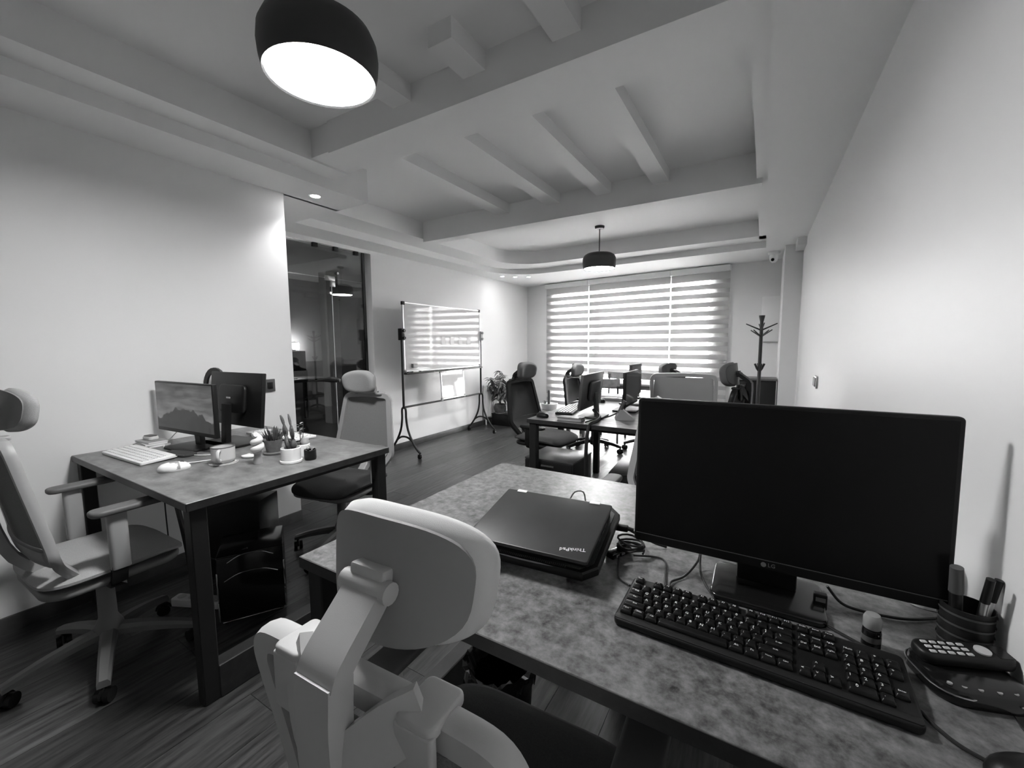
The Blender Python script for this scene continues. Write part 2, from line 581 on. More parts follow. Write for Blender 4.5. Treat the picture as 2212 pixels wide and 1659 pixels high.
bm = new(); box(bm, -7.2, XL-.12, 6.2, 6.3, 0, 2.5); struct('wall_back_room_end', bm, BW)
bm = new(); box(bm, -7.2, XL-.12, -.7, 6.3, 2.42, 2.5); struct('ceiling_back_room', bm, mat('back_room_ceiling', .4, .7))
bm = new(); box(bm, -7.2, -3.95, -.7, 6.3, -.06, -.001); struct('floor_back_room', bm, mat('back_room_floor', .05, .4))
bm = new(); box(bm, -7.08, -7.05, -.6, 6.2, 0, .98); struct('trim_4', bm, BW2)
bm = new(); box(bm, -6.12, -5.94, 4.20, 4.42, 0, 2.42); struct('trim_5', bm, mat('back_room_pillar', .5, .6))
t = thing('fill_lamp', 'flat unseen fill light added to brighten the dim room behind the glass', 'lamp', (-5.4, 1.2, 2.42))  # added lamp, out of view, lifts the room behind the glass
bm = new(); lathe(bm, [(.17, 0), (.17, -.05), (.15, -.055)], n=30, cap=False); part('ring', bm, WHITEPL, t)
bm = new(); lathe(bm, [(.16, -.05), (.001, -.052)], n=30, cap=False); part('diffuser', bm, mat('back_fill_panel', .8, .5, emit=32), t)
# wall light in the back room and a black desk under it
t = thing('wall_lamp', 'small wall light glowing in the dim room behind the glass', 'lamp', (-7.05, 4.28, 1.25))
bm = new(); box(bm, 0, .05, -.05, .05, -.06, .06, bev=.01); part('bracket', bm, GREYDK, t)
bm = new(); lathe(bm, [(.03, -.05), (.05, -.05), (.05, .06), (.03, .06)], (.09, 0, 0), 20)
part('shade', bm, mat('back_lamp_glow', .8, .5, emit=30), t)
bd = thing('side_desk', 'black desk in the dim room behind the glass door', 'desk', (-6.45, 3.85, 0))
bm = new(); box(bm, -.4, .4, -.5, .5, .70, .74, bev=.004); part('tabletop', bm, BLACKM, bd)
for sx in (-.36, .36):
    for sy in (-.46, .46):
        bm = new(); box(bm, sx-.025, sx+.025, sy-.025, sy+.025, 0, .70); part('leg', bm, BLACKM, bd)
o = thing('monitor', 'black monitor on the desk behind the glass door', 'monitor', (-6.4, 3.8, .74), R(80))
bm = new(); box(bm, -.26, .26, -.015, .015, .12, .44, bev=.006); part('panel', bm, BLACK, o)
bm = new(); box(bm, -.02, .02, -.01, .02, 0, .2); part('neck', bm, BLACK, o)
bm = new(); rslab(bm, .2, .16, 0, .012, .02); part('foot', bm, BLACK, o)
# ================================================================ pendant lamps
LAMPGLOW = mat('lamp_diffuser', .9, .5, emit=40)
def pendant(x, y, zb, zc, label, Rb=.178):
    t = thing('pendant_lamp', label, 'lamp', (x, y, zb), group='dome pendant lamps')
    bm = new()
    prof = [(Rb*.955, 0), (Rb*1.0, .034), (Rb*1.02, .075), (Rb*1.0, .112), (Rb*.92, .143), (Rb*.76, .162), (Rb*.5, .172), (.03, .175), (.004, .1752)]
    inner = [(r*.97-.002, z+.004 if z < .12 else z-.004) for r, z in prof[::-1]]
    lathe(bm, prof+inner+[(Rb*.955, 0)], n=48, cap=False)
    part('lamp_shade', bm, mat('lamp_black_shade', .03, .5), t)
    bm = new(); lathe(bm, [(.001, .004), (Rb*.5, .002), (Rb*.94, .006), (Rb*.95, .014), (.001, .016)], n=48, cap=False)
    part('diffuser', bm, LAMPGLOW, t)
    bm = new(); cyl(bm, (0, 0, .17), (0, 0, zc-zb-.01), .006, n=10)
    part('rod', bm, GREYDK, t)
    bm = new(); lathe(bm, [(.02, zc-zb-.03), (.045, zc-zb-.026), (.052, zc-zb-.012), (.052, zc-zb)], n=28)
    part('canopy', bm, GREYDK, t)
    return t
pendant(-1.28, .925, 2.14, ZM, 'large dark dome pendant lamp glowing over the near desks')
pendant(-1.585, 4.50, 2.085, ZM, 'dome pendant lamp hanging on its rod in front of the window')

# ================================================================ desks
def desk(name, x0, x1, y0, y1, label, rail, top=DESKTOP, th=.028, plinths=(), apron=True):
    t = thing('office_desk', label, 'desk', ((x0+x1)/2, (y0+y1)/2, 0), group='office desks')
    hx, hy = (x1-x0)/2, (y1-y0)/2
    bm = new(); box(bm, -hx, hx, -hy, hy, .75-th+.002, .75, bev=.0015, seg=1)
    part('tabletop', bm, top, t)
    bm = new()
    for a in ((-hx+.0006, hx-.0006, -hy-.0012, -hy+.0006), (-hx+.0006, hx-.0006, hy-.0006, hy+.0012)):
        box(bm, *a, .75-th, .7490)
    for a in ((-hx-.0012, -hx+.0006, -hy, hy), (hx-.0006, hx+.0012, -hy, hy)):
        box(bm, *a, .75-th, .7490)
    part('edge_band', bm, DESKEDGE, t)
    L = .052
    for sx in (-1, 1):
        for sy in (-1, 1):
            bm = new(); cx, cy = sx*(hx-L/2-.012), sy*(hy-L/2-.012)
            box(bm, cx-L/2, cx+L/2, cy-L/2, cy+L/2, 0, .75-th, bev=.003, seg=1)
            part('leg', bm, BLACKM, t)
    bm = new()
    for sy in (-1, 1):
        cy = sy*(hy-L/2-.012)
        box(bm, -hx+.06, hx-.06, cy-.02, cy+.02, .75-th-.018, .75-th)
    for sx in (-1, 1):
        cx = sx*(hx-L/2-.012)
        box(bm, cx-.02, cx+.02, -hy+.06, hy-.06, .75-th-.018, .75-th)
    part('frame_rail', bm, BLACKM, t)
    for side in plinths:
        bm = new(); cx = side*(hx-L/2-.012)
        box(bm, cx-.03, cx+.03, -hy+.06, hy-.06, 0, .125, bev=.003, seg=1)
        part('floor_rail', bm, DESKEDGE, t)
    return t
desk('d1', -2.838, -1.622, .585, 1.463, 'dark double desk against the left wall with plants and mug', 1, DESKTOP_D, plinths=(1,))
desk('d2', -.969, .325, .574, 1.518, 'mottled grey desk in the foreground under the big monitor', 1, DESKTOP, plinths=(-1,))
desk('d3', -1.40, -.50, 2.52, 3.90, 'dark desk in the middle of the room nearer the window', 1, DESKTOP_D)

# ================================================================ office chairs (local: faces +Y, origin on the floor under the gas column)
def chair(label, x, y, rz, body='grey', seat_z=.47, arm_z=.66, back_z=.93, head_z=1.09, head_tilt=0.0, base_rot=0.0, head=True, head_yaw=0.0, back_w=.40, seat_cloth=None, group='office chairs', lean=0.07, arms=True, scale=1.0, back_y=-.235, top_f=.80, wings=True, mesh_mat=None):
    t = thing('office_chair', label, 'chair', (x, y, 0), rz, group)
    t.scale = (scale,)*3
    seat_z, arm_z, back_z, head_z = seat_z/scale, arm_z/scale, back_z/scale, head_z/scale
    if body == 'light':  # paler copies of the chair greys; stronger lighting is put into the colour
        FR, PAD, MSH, SEAT = mat('lit_grey_plastic', .50, .48, bump=(900, .05)), mat('lit_grey_fabric', .66, .9, bump=(1400, .3)), GREYMESH, DARKFAB
        HSH, HPD = mat('lit_headrest_shell', .30, .5), MATS['lit_grey_fabric']
        ARMP, BASE = mat('arm_pad_grey', .10, .55), GREYPL2
    elif body == 'grey':
        FR, PAD, MSH, SEAT, HSH, HPD = GREYPL, GREYFAB, GREYMESH, GREYFAB, GREYPL2, GREYFAB
        ARMP, BASE = mat('arm_pad_grey', .10, .55), GREYPL2
    else:
        FR, PAD, MSH, SEAT, HSH, HPD = BLACK, DARKFAB, mat('black_mesh_cloth', .03, .85, bump=(1500, .4)), DARKFAB, GREYDK, mat('dark_head_pad', .15, .85, bump=(1400, .3))
        ARMP, BASE = BLACK, BLACK
    if mesh_mat:
        MSH = mesh_mat
    if seat_cloth:
        SEAT = seat_cloth
    # five-star base
    for k in range(5):
        a = base_rot+2*math.pi*k/5
        ca, sa = math.cos(a), math.sin(a)
        bm = new()
        pts = [(0, 0, .135), (.10*ca, .10*sa, .128), (.22*ca, .22*sa, .105), (.315*ca, .315*sa, .078)]
        P = smooth_path(pts, 3)
        loops = []
        for i, p in enumerate(P):
            q = i/(len(P)-1)
            w, h = .030-.010*q, .024-.008*q
            n = Vector((-sa, ca, 0)); u = Vector((0, 0, 1))
            loops.append([p+n*w*c+u*h*s for c, s in ((-1, -.8), (1, -.8), (1, .3), (.6, 1), (-.6, 1), (-1, .3))])
        loft(bm, loops)
        arm = part('base_arm', bm, BASE, t)
        bm = new()
        cx, cy = .302*ca, .302*sa
        ya = a+rnd.uniform(-1.2, 1.2); wa = Vector((-math.sin(ya), math.cos(ya), 0))
        c0 = Vector((cx, cy, .027))
        for s in (-1, 1):
            cyl(bm, c0+wa*s*.006, c0+wa*s*.025, .027, n=18)
        tube(bm, [c0+wa*.0+Vector((math.cos(ya), math.sin(ya), 0))*.028*math.cos(b)+Vector((0, 0, .030*math.sin(b))) for b in [R(v) for v in range(0, 181, 20)]], .006, n=6)
        cyl(bm, (cx, cy, .05), (cx, cy, .085), .008, n=8)
        part('caster', bm, BLACK, arm)
    bm = new(); lathe(bm, [(.045, .09), (.05, .10), (.05, .16), (.032, .20), (.030, seat_z-.17)], n=20)
    part('hub', bm, BASE, t)
    bm = new(); cyl(bm, (0, 0, .15), (0, 0, seat_z-.09), .018, n=14)
    part('gas_column', bm, BLACK, t)
    # mechanism
    bm = new(); rslab(bm, .20, .24, seat_z-.135, seat_z-.085, .03, .008)
    box(bm, .09, .15, .02, .035, seat_z-.115, seat_z-.105)
    part('tilt_mechanism', bm, BLACK, t)
    # seat shell and cushion
    bm = new(); rslab(bm, .46, .44, seat_z-.085, seat_z-.055, .09, .012, n=6)
    part('seat_shell', bm, BLACK if body == 'black' else GREYPL2, t)
    bm = new()
    nu, nv = 14, 14
    def seat(u, v):
        px_, py_ = (u-.5)*2, (v-.5)*2
        k = 1/max(1e-6, (abs(px_)**5+abs(py_)**5)**(1/5)) if (abs(px_) > 1e-6 or abs(py_) > 1e-6) else 1
        mx_ = max(abs(px_), abs(py_))
        sx, sy = (px_*k*mx_, py_*k*mx_) if mx_ > 1e-6 else (0, 0)
        w = .240-.012*sy
        z = seat_z-.028+.006*sx*sx-(.028*max(0, sy-.45)**2/.3)+(-.006 if abs(sx) < .5 else 0)*(1-abs(sy))
        return (sx*w, .005+sy*.235, z), (0, 0, 1)
    def sth(u, v):
        m_ = max(abs(u-.5), abs(v-.5))*2
        return .058*(1-max(0, m_-.72)**2/.0784*.82)
    sheet(bm, seat, nu, nv, sth)
    part('seat', bm, SEAT, t, sharp=60)
    # back frame: outline from the top corners, flaring to the lumbar bend, tucking in under the seat
    zt, zl, zb_ = back_z, seat_z+.10, seat_z-.08
    yb = lambda z: back_y-lean*(z-zl)/(zt-zl)*1.0 if z >= zl else back_y+.11*((zl-z)/(zl-zb_))**1.3
    hw = back_w/2
    def out(side):
        return [(side*hw*top_f, yb(zt), zt), (side*hw*(top_f+.10), yb(zt-.02), zt-.022), (side*hw*(top_f+.13), yb(zt-.06), zt-.06), (side*hw*max(1.02, top_f+.12), yb((zt+zl)/2), (zt+zl)/2), (side*hw*1.12, yb(zl+.05), zl+.05), (side*hw*1.12, yb(zl), zl), (side*hw*.95, yb(zl-.06), zl-.06), (side*hw*.66, yb(zb_), zb_)]
    fp = [(-.013, -.009), (.013, -.009), (.013, .009), (-.013, .009)]
    bm = new()
    path = out(1)[::-1]+[(hw*.75*top_f, yb(zt)-.001, zt+.005), (hw*.5*top_f, yb(zt)-.004, zt+.008), (0, yb(zt)-.008, zt+.011), (-hw*.5*top_f, yb(zt)-.004, zt+.008), (-hw*.75*top_f, yb(zt)-.001, zt+.005)]+out(-1)
    tube(bm, path, 1.0, prof=[(-.015, -.016), (-.006, -.019), (.006, -.019), (.015, -.016), (.015, .016), (-.015, .016)], smooth=4, upv=(0, 1, .1))
    box(bm, -hw*.70, hw*.70, yb(zb_)-.012, yb(zb_)+.016, zb_-.016, zb_+.012, bev=.004)
    box(bm, -.05, .05, yb(zb_)-.01, -.06, zb_-.022, zb_+.004, bev=.004)
    part('back_frame', bm, FR, t)
    bm = new()
    def bk(u, v):
        z = zl+.035+(zt-.012-zl-.035)*v
        f = (z-zl)/(zt-zl)
        w = hw*(1.10-(1.10-top_f-.04)*f**1.6)-.004
        xx = (u-.5)*2*w
        return (xx, yb(z)-.030*(1-(2*u-1)**2), z), (0, 1, 0)
    sheet(bm, bk, 12, 10, .006)
    part('back_mesh', bm, MSH, t, sharp=60)
    bm = new()
    def lb(u, v):
        z = zl-.055+.085*v
        w = hw*(.80+.22*v)
        return ((u-.5)*2*w, yb(z)-.012-.022*(1-(2*u-1)**2), z), (0, 1, 0)
    sheet(bm, lb, 10, 4, .016)
    part('lumbar_pad', bm, PAD if body != 'black' else MSH, t, sharp=60)
    # rear post with wings that carry the back
    yp = yb(zt)-.052
    bm = new()
    tube(bm, ([(0, yb(zb_)-.005, zb_-.004), (0, yb(zl)-.055, zl-.03), (0, yp+.012, (zl+zt)/2), (0, yp, zt-.02), (0, yp+.002, zt+.055)] if wings else [(0, yb(zb_)-.005, zb_-.004), (0, yb(zl)-.045, zl-.03), (0, yb(zl)-.045, zl+.08)]), 1.0, prof=[(-.019, -.028), (.013, -.028), (.019, -.020), (.019, .020), (.013, .028), (-.019, .028)], smooth=4, upv=(0, 1, 0))
    part('back_post', bm, FR, t)
    for s in ((-1, 1) if wings else ()):
        bm = new()
        yt = yb(zt)
        tube(bm, [(s*.004, yp-.002, zt-.055), (s*.040, yp+.006, zt-.030), (s*.078, yt-.028, zt+.004), (s*.105, yt-.010, zt+.020)], 1.0, prof=[(-.008, -.030), (.008, -.030), (.008, .026), (-.008, .026)], smooth=3, upv=(0, -1, 0))
        rslab(bm, .052, .062, zt+.014, zt+.028, .010, .004, cx=s*.105, cy=yt-.002)
        rslab(bm, .052, .012, zt-.055, zt+.020, .005, .003, cx=s*.105, cy=yt-.028)
        part('back_wing', bm, FR, t)
    # headrest: curved pad on a forward arm
    if head:
        hh = head_z-.062
        bm = new()
        y0 = yp
        tube(bm, [(0, y0-.004, zt+.048), (0, y0+.006, zt+.066), (0, y0+.05, (zt+.066+hh)/2+.012), (0, y0+.072, hh+.006)], 1.0, prof=[(-.012, -.029), (.012, -.029), (.012, .029), (-.012, .029)], smooth=4, upv=(0, .3, 1))
        arm = part('headrest_arm', bm, FR, t)
        Hc = Vector((0, y0+.096, hh))
        MH = Matrix.Translation(Hc) @ Matrix.Rotation(head_yaw, 4, 'Z') @ Matrix.Rotation(R(-8)+head_tilt, 4, 'X')
        def hs(off, sc):
            def fn(u, v):
                a, b = (u-.5)*2, (v-.5)*2
                m_ = max(abs(a), abs(b))
                k = m_/max(1e-6, (abs(a)**3.6+abs(b)**3.6)**(1/3.6)) if m_ > 1e-6 else 1
                a, b = a*k, b*k
                xx = a*.132*sc*(1+.05*b)
                zz = b*.070*sc+.012*(1-a*a)*b
                yy = .040*a*a+off+.010*(1-b*b)*0
                return MH @ Vector((xx, yy, zz)), (MH.to_3x3() @ Vector((-.45*a, 1, 0)))
            return fn
        bm = new(); sheet(bm, hs(.012, 1.0), 20, 14, lambda u, v: .052*(1-max(0, max(abs(u-.5), abs(v-.5))*2-.74)**2/.0676*.72))
        hp = part('headrest', bm, HPD, t, sharp=70)
        bm = new(); sheet(bm, hs(-.0200, .900), 18, 12, .007)
        part('headrest_shell', bm, HSH, hp, sharp=60)
        bm = new(); cyl(bm, MH @ Vector((-.038, -.033, -.004)), MH @ Vector((.038, -.033, -.004)), .013, n=14)
        box(bm, -.028, .028, -.038, -.014, -.02, .02, MH, bev=.004)
        part('headrest_pivot', bm, FR, hp)
    # armrests
    for s in ((-1, 1) if arms else ()):
        bm = new()
        xa = s*.262
        tube(bm, [(s*.14, -.02, seat_z-.09), (s*.235, -.02, seat_z-.085), (xa, -.02, seat_z-.05), (xa, -.015, seat_z+.02)], 1.0, prof=[(-.012, -.024), (.012, -.024), (.012, .024), (-.012, .024)], smooth=3, upv=(s, 0, 1))
        part('arm_bracket', bm, BLACK, t)
        bm = new(); rslab(bm, .036, .062, seat_z-.015, arm_z-.024, .014, .004, cx=xa, cy=-.012)
        post = part('arm_post', bm, FR, t)
        bm = new()
        rslab(bm, .078, .245, arm_z-.024, arm_z, .032, .009, cx=xa, cy=.03)
        part('arm_pad', bm, ARMP, post)
    return t
chair('light grey chair at the left picture edge facing the dark desk', -2.24, .515, R(1), seat_z=.475, arm_z=.695, back_z=.955, head_z=1.115, base_rot=R(-20), scale=.92, back_w=.47, back_y=-.19)
chair('grey chair in the foreground with its headrest back to the viewer', -.405, .60, R(2), body='light', seat_z=.43, arm_z=.60, back_z=.865, head_z=1.048, base_rot=R(40), seat_cloth=DARKFAB, lean=.06, top_f=.98, back_w=.37)
chair('grey chair at the far side of the left desk, before the glass door', -2.21, 1.60, R(192), scale=.94, seat_z=.46, back_z=.93, head_z=1.09, base_rot=R(20), seat_cloth=DARKFAB)
chair('black mesh chair beside the middle desk, close to the whiteboard', -1.66, 3.36, R(-98), body='black', seat_z=.46, arm_z=.57, back_z=.92, head_z=1.085, base_rot=R(10))
chair('black chair half hidden behind the small monitor by the window', -1.66, 4.62, R(-95), body='black', seat_z=.44, back_z=.86, head_z=1.02, base_rot=R(30))
chair('grey chair without headrest just beyond the middle desk', -.655, 4.40, R(6), body='light', mesh_mat=mat('backlit_mesh_cloth', .46, .9, bump=(1500, .3)), seat_z=.44, back_z=.965, head=False, back_w=.50, base_rot=R(5), lean=.04, top_f=.98, wings=False)  # window backlight through the mesh is put into its pale colour
chair('dark grey chair by the coat stand with its headrest turned left', -.42, 3.25, R(80), body='black', seat_z=.46, arm_z=.62, back_z=.95, head_z=1.12, base_rot=R(50))
chair('dark chair farthest back in front of the middle blind', -1.10, 5.02, R(60), body='black', seat_z=.44, back_z=.88, head_z=1.03, base_rot=R(0))
chair('grey chair hidden behind the big monitor, only its back edge showing', -.345, 1.93, R(180), seat_z=.45, arm_z=.62, back_z=.93, head=False, back_w=.40, base_rot=R(12), wings=False)
# ================================================================ mobile whiteboard
WBX = -3.45
wb = thing('whiteboard', 'large whiteboard on a black wheeled stand before the left wall', 'whiteboard', (WBX, 4.1, 0))
y0, y1 = 3.37-4.1, 4.84-4.1
bm = new(); box(bm, -.008, .006, y0+.012, y1-.012, .965, 1.735)
part('writing_surface', bm, mat('whiteboard_gloss', .50, .05, noise=(1.1, .04, 1, (1, 1, 1)), bump=(1.6, .35)), wb)
ALU = mat('aluminium', .72, .35, metal=.6)
for a in ((y0, y1, 1.728, 1.745), (y0, y1, .955, .972)):
    bm = new(); box(bm, -.012, .011, *a, bev=.003); part('frame_bar', bm, ALU, wb)
for a in ((y0, y0+.016), (y1-.016, y1)):
    bm = new(); box(bm, -.012, .011, a[0], a[1], .955, 1.745, bev=.003); part('frame_bar', bm, ALU, wb)
for yy, zz in ((y0, 1.745), (y1, 1.745), (y0, .955), (y1, .955)):
    s = 1 if yy == y0 else -1; q = -1 if zz > 1 else 1
    bm = new(); box(bm, -.015, .014, min(yy-.006*s, yy+.034*s), max(yy-.006*s, yy+.034*s), min(zz-.006*q, zz+.034*q), max(zz-.006*q, zz+.034*q), bev=.005)
    part('corner_cap', bm, BLACK if yy == y0 and zz > 1 else GREYDK, wb)
for yy in (y0-.018, y1+.018):
    bm = new(); cyl(bm, (0, yy, .55), (0, yy, 1.39), .0135, n=14); part('post', bm, BLACKM, wb)
    bm = new(); box(bm, -.03, .03, yy-.026, yy+.026, 1.32, 1.45, bev=.006)
    for zz in (1.345, 1.425):
        cyl(bm, (.02, yy, zz), (.052, yy, zz), .016, n=12)
    part('clamp', bm, BLACK if yy < 0 else GREYMID, wb)
    # arched foot: two legs swinging out to casters, with a tie
    for s in (-1, 1):
        bm = new()
        tube(bm, [(0, yy, .565), (s*.022, yy, .552), (s*.030, yy, .52), (s*.032, yy, .43), (s*.055, yy, .31), (s*.115, yy, .19), (s*.185, yy, .10), (s*.235, yy, .062)], .0125, n=10, smooth=4)
        leg = part('stand_leg', bm, BLACKM, wb)
        bm = new(); cx = s*.222
        cyl(bm, (cx, yy-.012, .022), (cx, yy-.004, .022), .022, n=16); cyl(bm, (cx, yy+.004, .022), (cx, yy+.012, .022), .022, n=16)
        cyl(bm, (cx, yy, .022), (cx, yy, .07), .008, n=8); box(bm, cx-.02, cx+.02, yy-.014, yy+.014, .036, .05, bev=.004)
        part('caster', bm, BLACK, leg)
    bm = new(); tube(bm, [(-.125, yy, .178), (-.06, yy, .218), (.0, yy, .228), (.06, yy, .218), (.125, yy, .178)], .011, n=8, smooth=4)
    part('foot_tie', bm, BLACKM, wb)
bm = new(); box(bm, -.012, .045, y0, y1, .935, .953, bev=.004); part('pen_tray', bm, BLACKM, wb)
bm = new(); cyl(bm, (0, y0-.01, .565), (0, y1+.01, .565), .011, n=12); part('lower_bar', bm, BLACKM, wb)
# small framed board leaning on the lower bar
sb = thing('small_whiteboard', 'small framed whiteboard hanging below the large one', 'whiteboard', (WBX+.02, 4.215, .578), rot=(0, R(-3), R(2)))
bm = new(); box(bm, -.004, .004, -.235, .235, .008, .352); part('writing_surface', bm, MATS['whiteboard_gloss'], sb)
for a in ((-.243, .243, 0, .014), (-.243, .243, .346, .36), (-.243, -.229, 0, .36), (.229, .243, 0, .36)):
    bm = new(); box(bm, -.008, .008, *a, bev=.002); part('frame_bar', bm, ALU, sb)
for yy in (-.236, .236):
    for zz in (.007, .353):
        bm = new(); box(bm, -.010, .010, yy-.017, yy+.017, zz-.017, zz+.017, bev=.004); part('corner_cap', bm, GREYMID, sb)
# sticky notes curling off the board
for i, yy in enumerate((4.05, 4.22, 4.395, 4.57)):
    bm = new()
    def nt_(u, v):
        return (WBX+.0085+.02*max(0, .5-v)**2*(1.5 if u < .4 else .6)+.05*max(0, v-.8)*(u < .5), yy+(u-.5)*.075, 1.315+.105*(v-.5)), (1, 0, 0)
    sheet(bm, nt_, 5, 6, .0006)
    o = part('sticky_note', bm, mat('note_paper', .62, .8))
    tag(o, ('first', 'second', 'third', 'fourth')[i]+' curled paper note from the left on the large whiteboard', 'note', 'notes on the whiteboard')
t = thing('board_eraser', 'grey eraser block stuck near the lower left of the whiteboard', 'eraser', (WBX+.0062, 3.52, 1.03))
bm = new(); box(bm, .012, .034, -.035, .035, -.025, .025, bev=.006); part('handle', bm, GREYMID, t)
bm = new(); box(bm, 0, .012, -.033, .033, -.023, .023); part('felt_pad', bm, GREYDK, t)
for i, (yy, rz, lab) in enumerate(((3.44, 12, 'dark marker pen lying left in the whiteboard tray'), (3.54, -6, 'light marker pen lying right in the whiteboard tray'))):
    t = thing('marker_pen', lab, 'pen', (WBX+.028, yy, .9615), R(rz))
    bm = new(); cyl(bm, (0, -.05, 0), (0, .03, 0), .0085, n=12); part('barrel', bm, (BLACK, WHITEPL)[i], t)
    bm = new(); cyl(bm, (0, .03, 0), (0, .065, 0), .0092, .008, n=12); part('cap', bm, (BLACK, GREYDK)[i], t)

# ================================================================ radiator, planter, plants in the left corner
rad = thing('radiator', 'white column radiator on the left wall behind the plants', 'radiator', (XL+.01, 5.28, 0))
for i in range(13):
    yy = .025+i*.047
    bm = new(); rslab(bm, .075, .036, .13, .63, .012, .008, cx=.055, cy=yy)
    part('column', bm, WHITEPL, rad)
bm = new(); cyl(bm, (.055, 0, .155), (.055, .61, .155), .014); cyl(bm, (.055, 0, .605), (.055, .61, .605), .014); part('header_pipe', bm, WHITEPL, rad)
bm = new(); cyl(bm, (.055, .03, .155), (.055, .03, 0), .011); cyl(bm, (.055, .58, .155), (.055, .58, 0), .011); part('feed_pipe', bm, WHITEPL, rad)
pl = thing('planter_box', 'low black box carrying the potted plants in the corner', 'box', (-3.385, 5.54, 0))
bm = new(); box(bm, -.24, .24, -.15, .15, 0, .17, bev=.005); part('body', bm, BLACK, pl)
bm = new(); box(bm, -.245, .245, -.155, .155, .17, .185, bev=.003); part('lid', bm, BLACKM, pl)

def leaf_mesh(L, W, droop, M, name='leaf', n=5):
    bm = new()
    rows = []
    for i in range(n+1):
        q = i/n
        w = W*math.sin(math.pi*min(1, q*.92+.06))**.8
        z = droop*(-q*q)+.0
        rows.append([(-w/2, q*L, z+.15*w), (0, q*L, z), (w/2, q*L, z+.15*w)])
    for a, b in zip(rows[:-1], rows[1:]):
        va = [bm.verts.new(p) for p in a]; vb = [bm.verts.new(p) for p in b]
        bm.faces.new((va[0], va[1], vb[1], vb[0])); bm.faces.new((va[1], va[2], vb[2], vb[1]))
    bmesh.ops.remove_doubles(bm, verts=bm.verts, dist=1e-5)
    return mesh(name, bm, M, 80)
LF1 = leaf_mesh(.085, .034, .045, LEAF)
LF2 = leaf_mesh(.30, .011, .10, LEAF, 'blade', 7)
LF3 = leaf_mesh(.05, .022, .015, LEAF)
def leaf_at(par, me, p, yaw, pitch, roll=0, s=1.0, name='leaf'):
    o = part(name, me, None, par)
    o.matrix_local = Matrix.Translation(p) @ Matrix.Rotation(yaw, 4, 'Z') @ Matrix.Rotation(pitch, 4, 'X') @ Matrix.Rotation(roll, 4, 'Y') @ Matrix.Scale(s, 4)
    return o

rp = random.Random(3)
t = thing('potted_plant', 'bushy leafy plant in a round glazed pot beside the whiteboard', 'plant', (-3.52, 5.47, .185))
bm = new(); lathe(bm, [(.055, 0), (.075, .01), (.098, .06), (.098, .10), (.085, .14), (.078, .145), (.07, .125)], n=30); part('pot', bm, mat('glazed_pot', .10, .25, noise=(14, .4, 3, (1, 1, 1))), t)
bm = new(); lathe(bm, [(.075, 0), (.08, .006), (.001, .007)], (0, 0, 0), 24); part('saucer', bm, WHITEC, t)
bm = new(); lathe(bm, [(.074, .12), (.001, .128)], n=20); part('soil', bm, SOIL, t)
stems = [(0, 0, .66), (.14, -.02, .46), (-.10, -.10, .44), (-.05, .12, .50), (.20, -.14, .36), (-.11, .0, .34), (.08, .10, .38)]
for ex, ey, ez in stems+[(.12, -.16, .52), (-.06, -.16, .56), (.05, -.05, .58)]:
    ex, ey = (ex*1.25 if ex > 0 else ex*1.1), ey*1.2
    P = smooth_path([(0, 0, .12), (ex*.25, ey*.25, .12+(ez-.12)*.5), (ex*.7, ey*.7, .12+(ez-.12)*.85), (ex, ey, ez)], 4)
    bm = new(); tube(bm, P, [.005, .003], n=6); part('stem', bm, LEAFD, t)
    for i in range(4, len(P)):
        for k in range(3):
            leaf_at(t, LF1, P[i]+Vector((rp.uniform(-.01, .01), rp.uniform(-.01, .01), 0)), rp.uniform(0, 6.28), R(rp.uniform(-35, 30)), R(rp.uniform(-30, 30)), rp.uniform(.9, 1.5))
t = thing('potted_plant', 'spiky grass-leaved plant in a dark tall pot behind the black chair', 'plant', (-3.30, 5.62, .185))
bm = new(); rslab(bm, .15, .15, 0, .17, .02, .006); part('pot', bm, BLACK, t)
bm = new(); rslab(bm, .13, .13, .165, .174, .02, .003); part('soil', bm, SOIL, t)
for i in range(46):
    leaf_at(t, LF2, (rp.uniform(-.03, .03), rp.uniform(-.03, .03), .17+rp.uniform(0, .10)), rp.uniform(0, 6.28), R(rp.uniform(30, 85)), 0, rp.uniform(.8, 1.45), 'blade')
bm = new()
for k in range(3):
    tube(bm, [(rp.uniform(-.02, .02), rp.uniform(-.02, .02), .17), (rp.uniform(-.03, .03), rp.uniform(-.03, .03), .30)], .006, n=6)
part('stem', bm, LEAFD, t)

# low table with small pots between the chairs, left of the middle desk
lt = thing('low_table', 'low light table holding small pots near the left blind', 'table', (-2.36, 5.0, 0))
bm = new(); box(bm, -.36, .36, -.30, .30, .395, .42, bev=.004); part('tabletop', bm, mat('pale_wood', .42, .4), lt)
for sx in (-.32, .32):
    for sy in (-.26, .26):
        bm = new(); box(bm, sx-.02, sx+.02, sy-.02, sy+.02, 0, .395); part('leg', bm, GREYDK, lt)
t = thing('cactus_bowl', 'upright cactus in a wide white bowl on the low table', 'plant', (-2.33, 4.80, .42))
bm = new(); lathe(bm, [(.06, 0), (.09, .01), (.105, .05), (.108, .085), (.10, .087), (.095, .07)], n=28); part('bowl', bm, WHITEC, t)
bm = new(); lathe(bm, [(.097, .066), (.001, .075)], n=20); part('soil', bm, SOIL, t)
bm = new(); lathe(bm, [(.013, .07), (.017, .10), (.0155, .13), (.017, .16), (.015, .20), (.016, .235), (.008, .255), (.001, .257)], (-.01, 0, 0), 10); part('cactus', bm, LEAFD, t)
for i in range(9):
    leaf_at(t, LF3, (-.05+rp.uniform(-.02, .02), rp.uniform(-.02, .02), .075), rp.uniform(0, 6.28), R(rp.uniform(20, 70)), 0, rp.uniform(.8, 1.3))
t = thing('succulent_dish', 'small succulent in a low white dish beside the cactus bowl', 'plant', (-2.12, 4.93, .42))
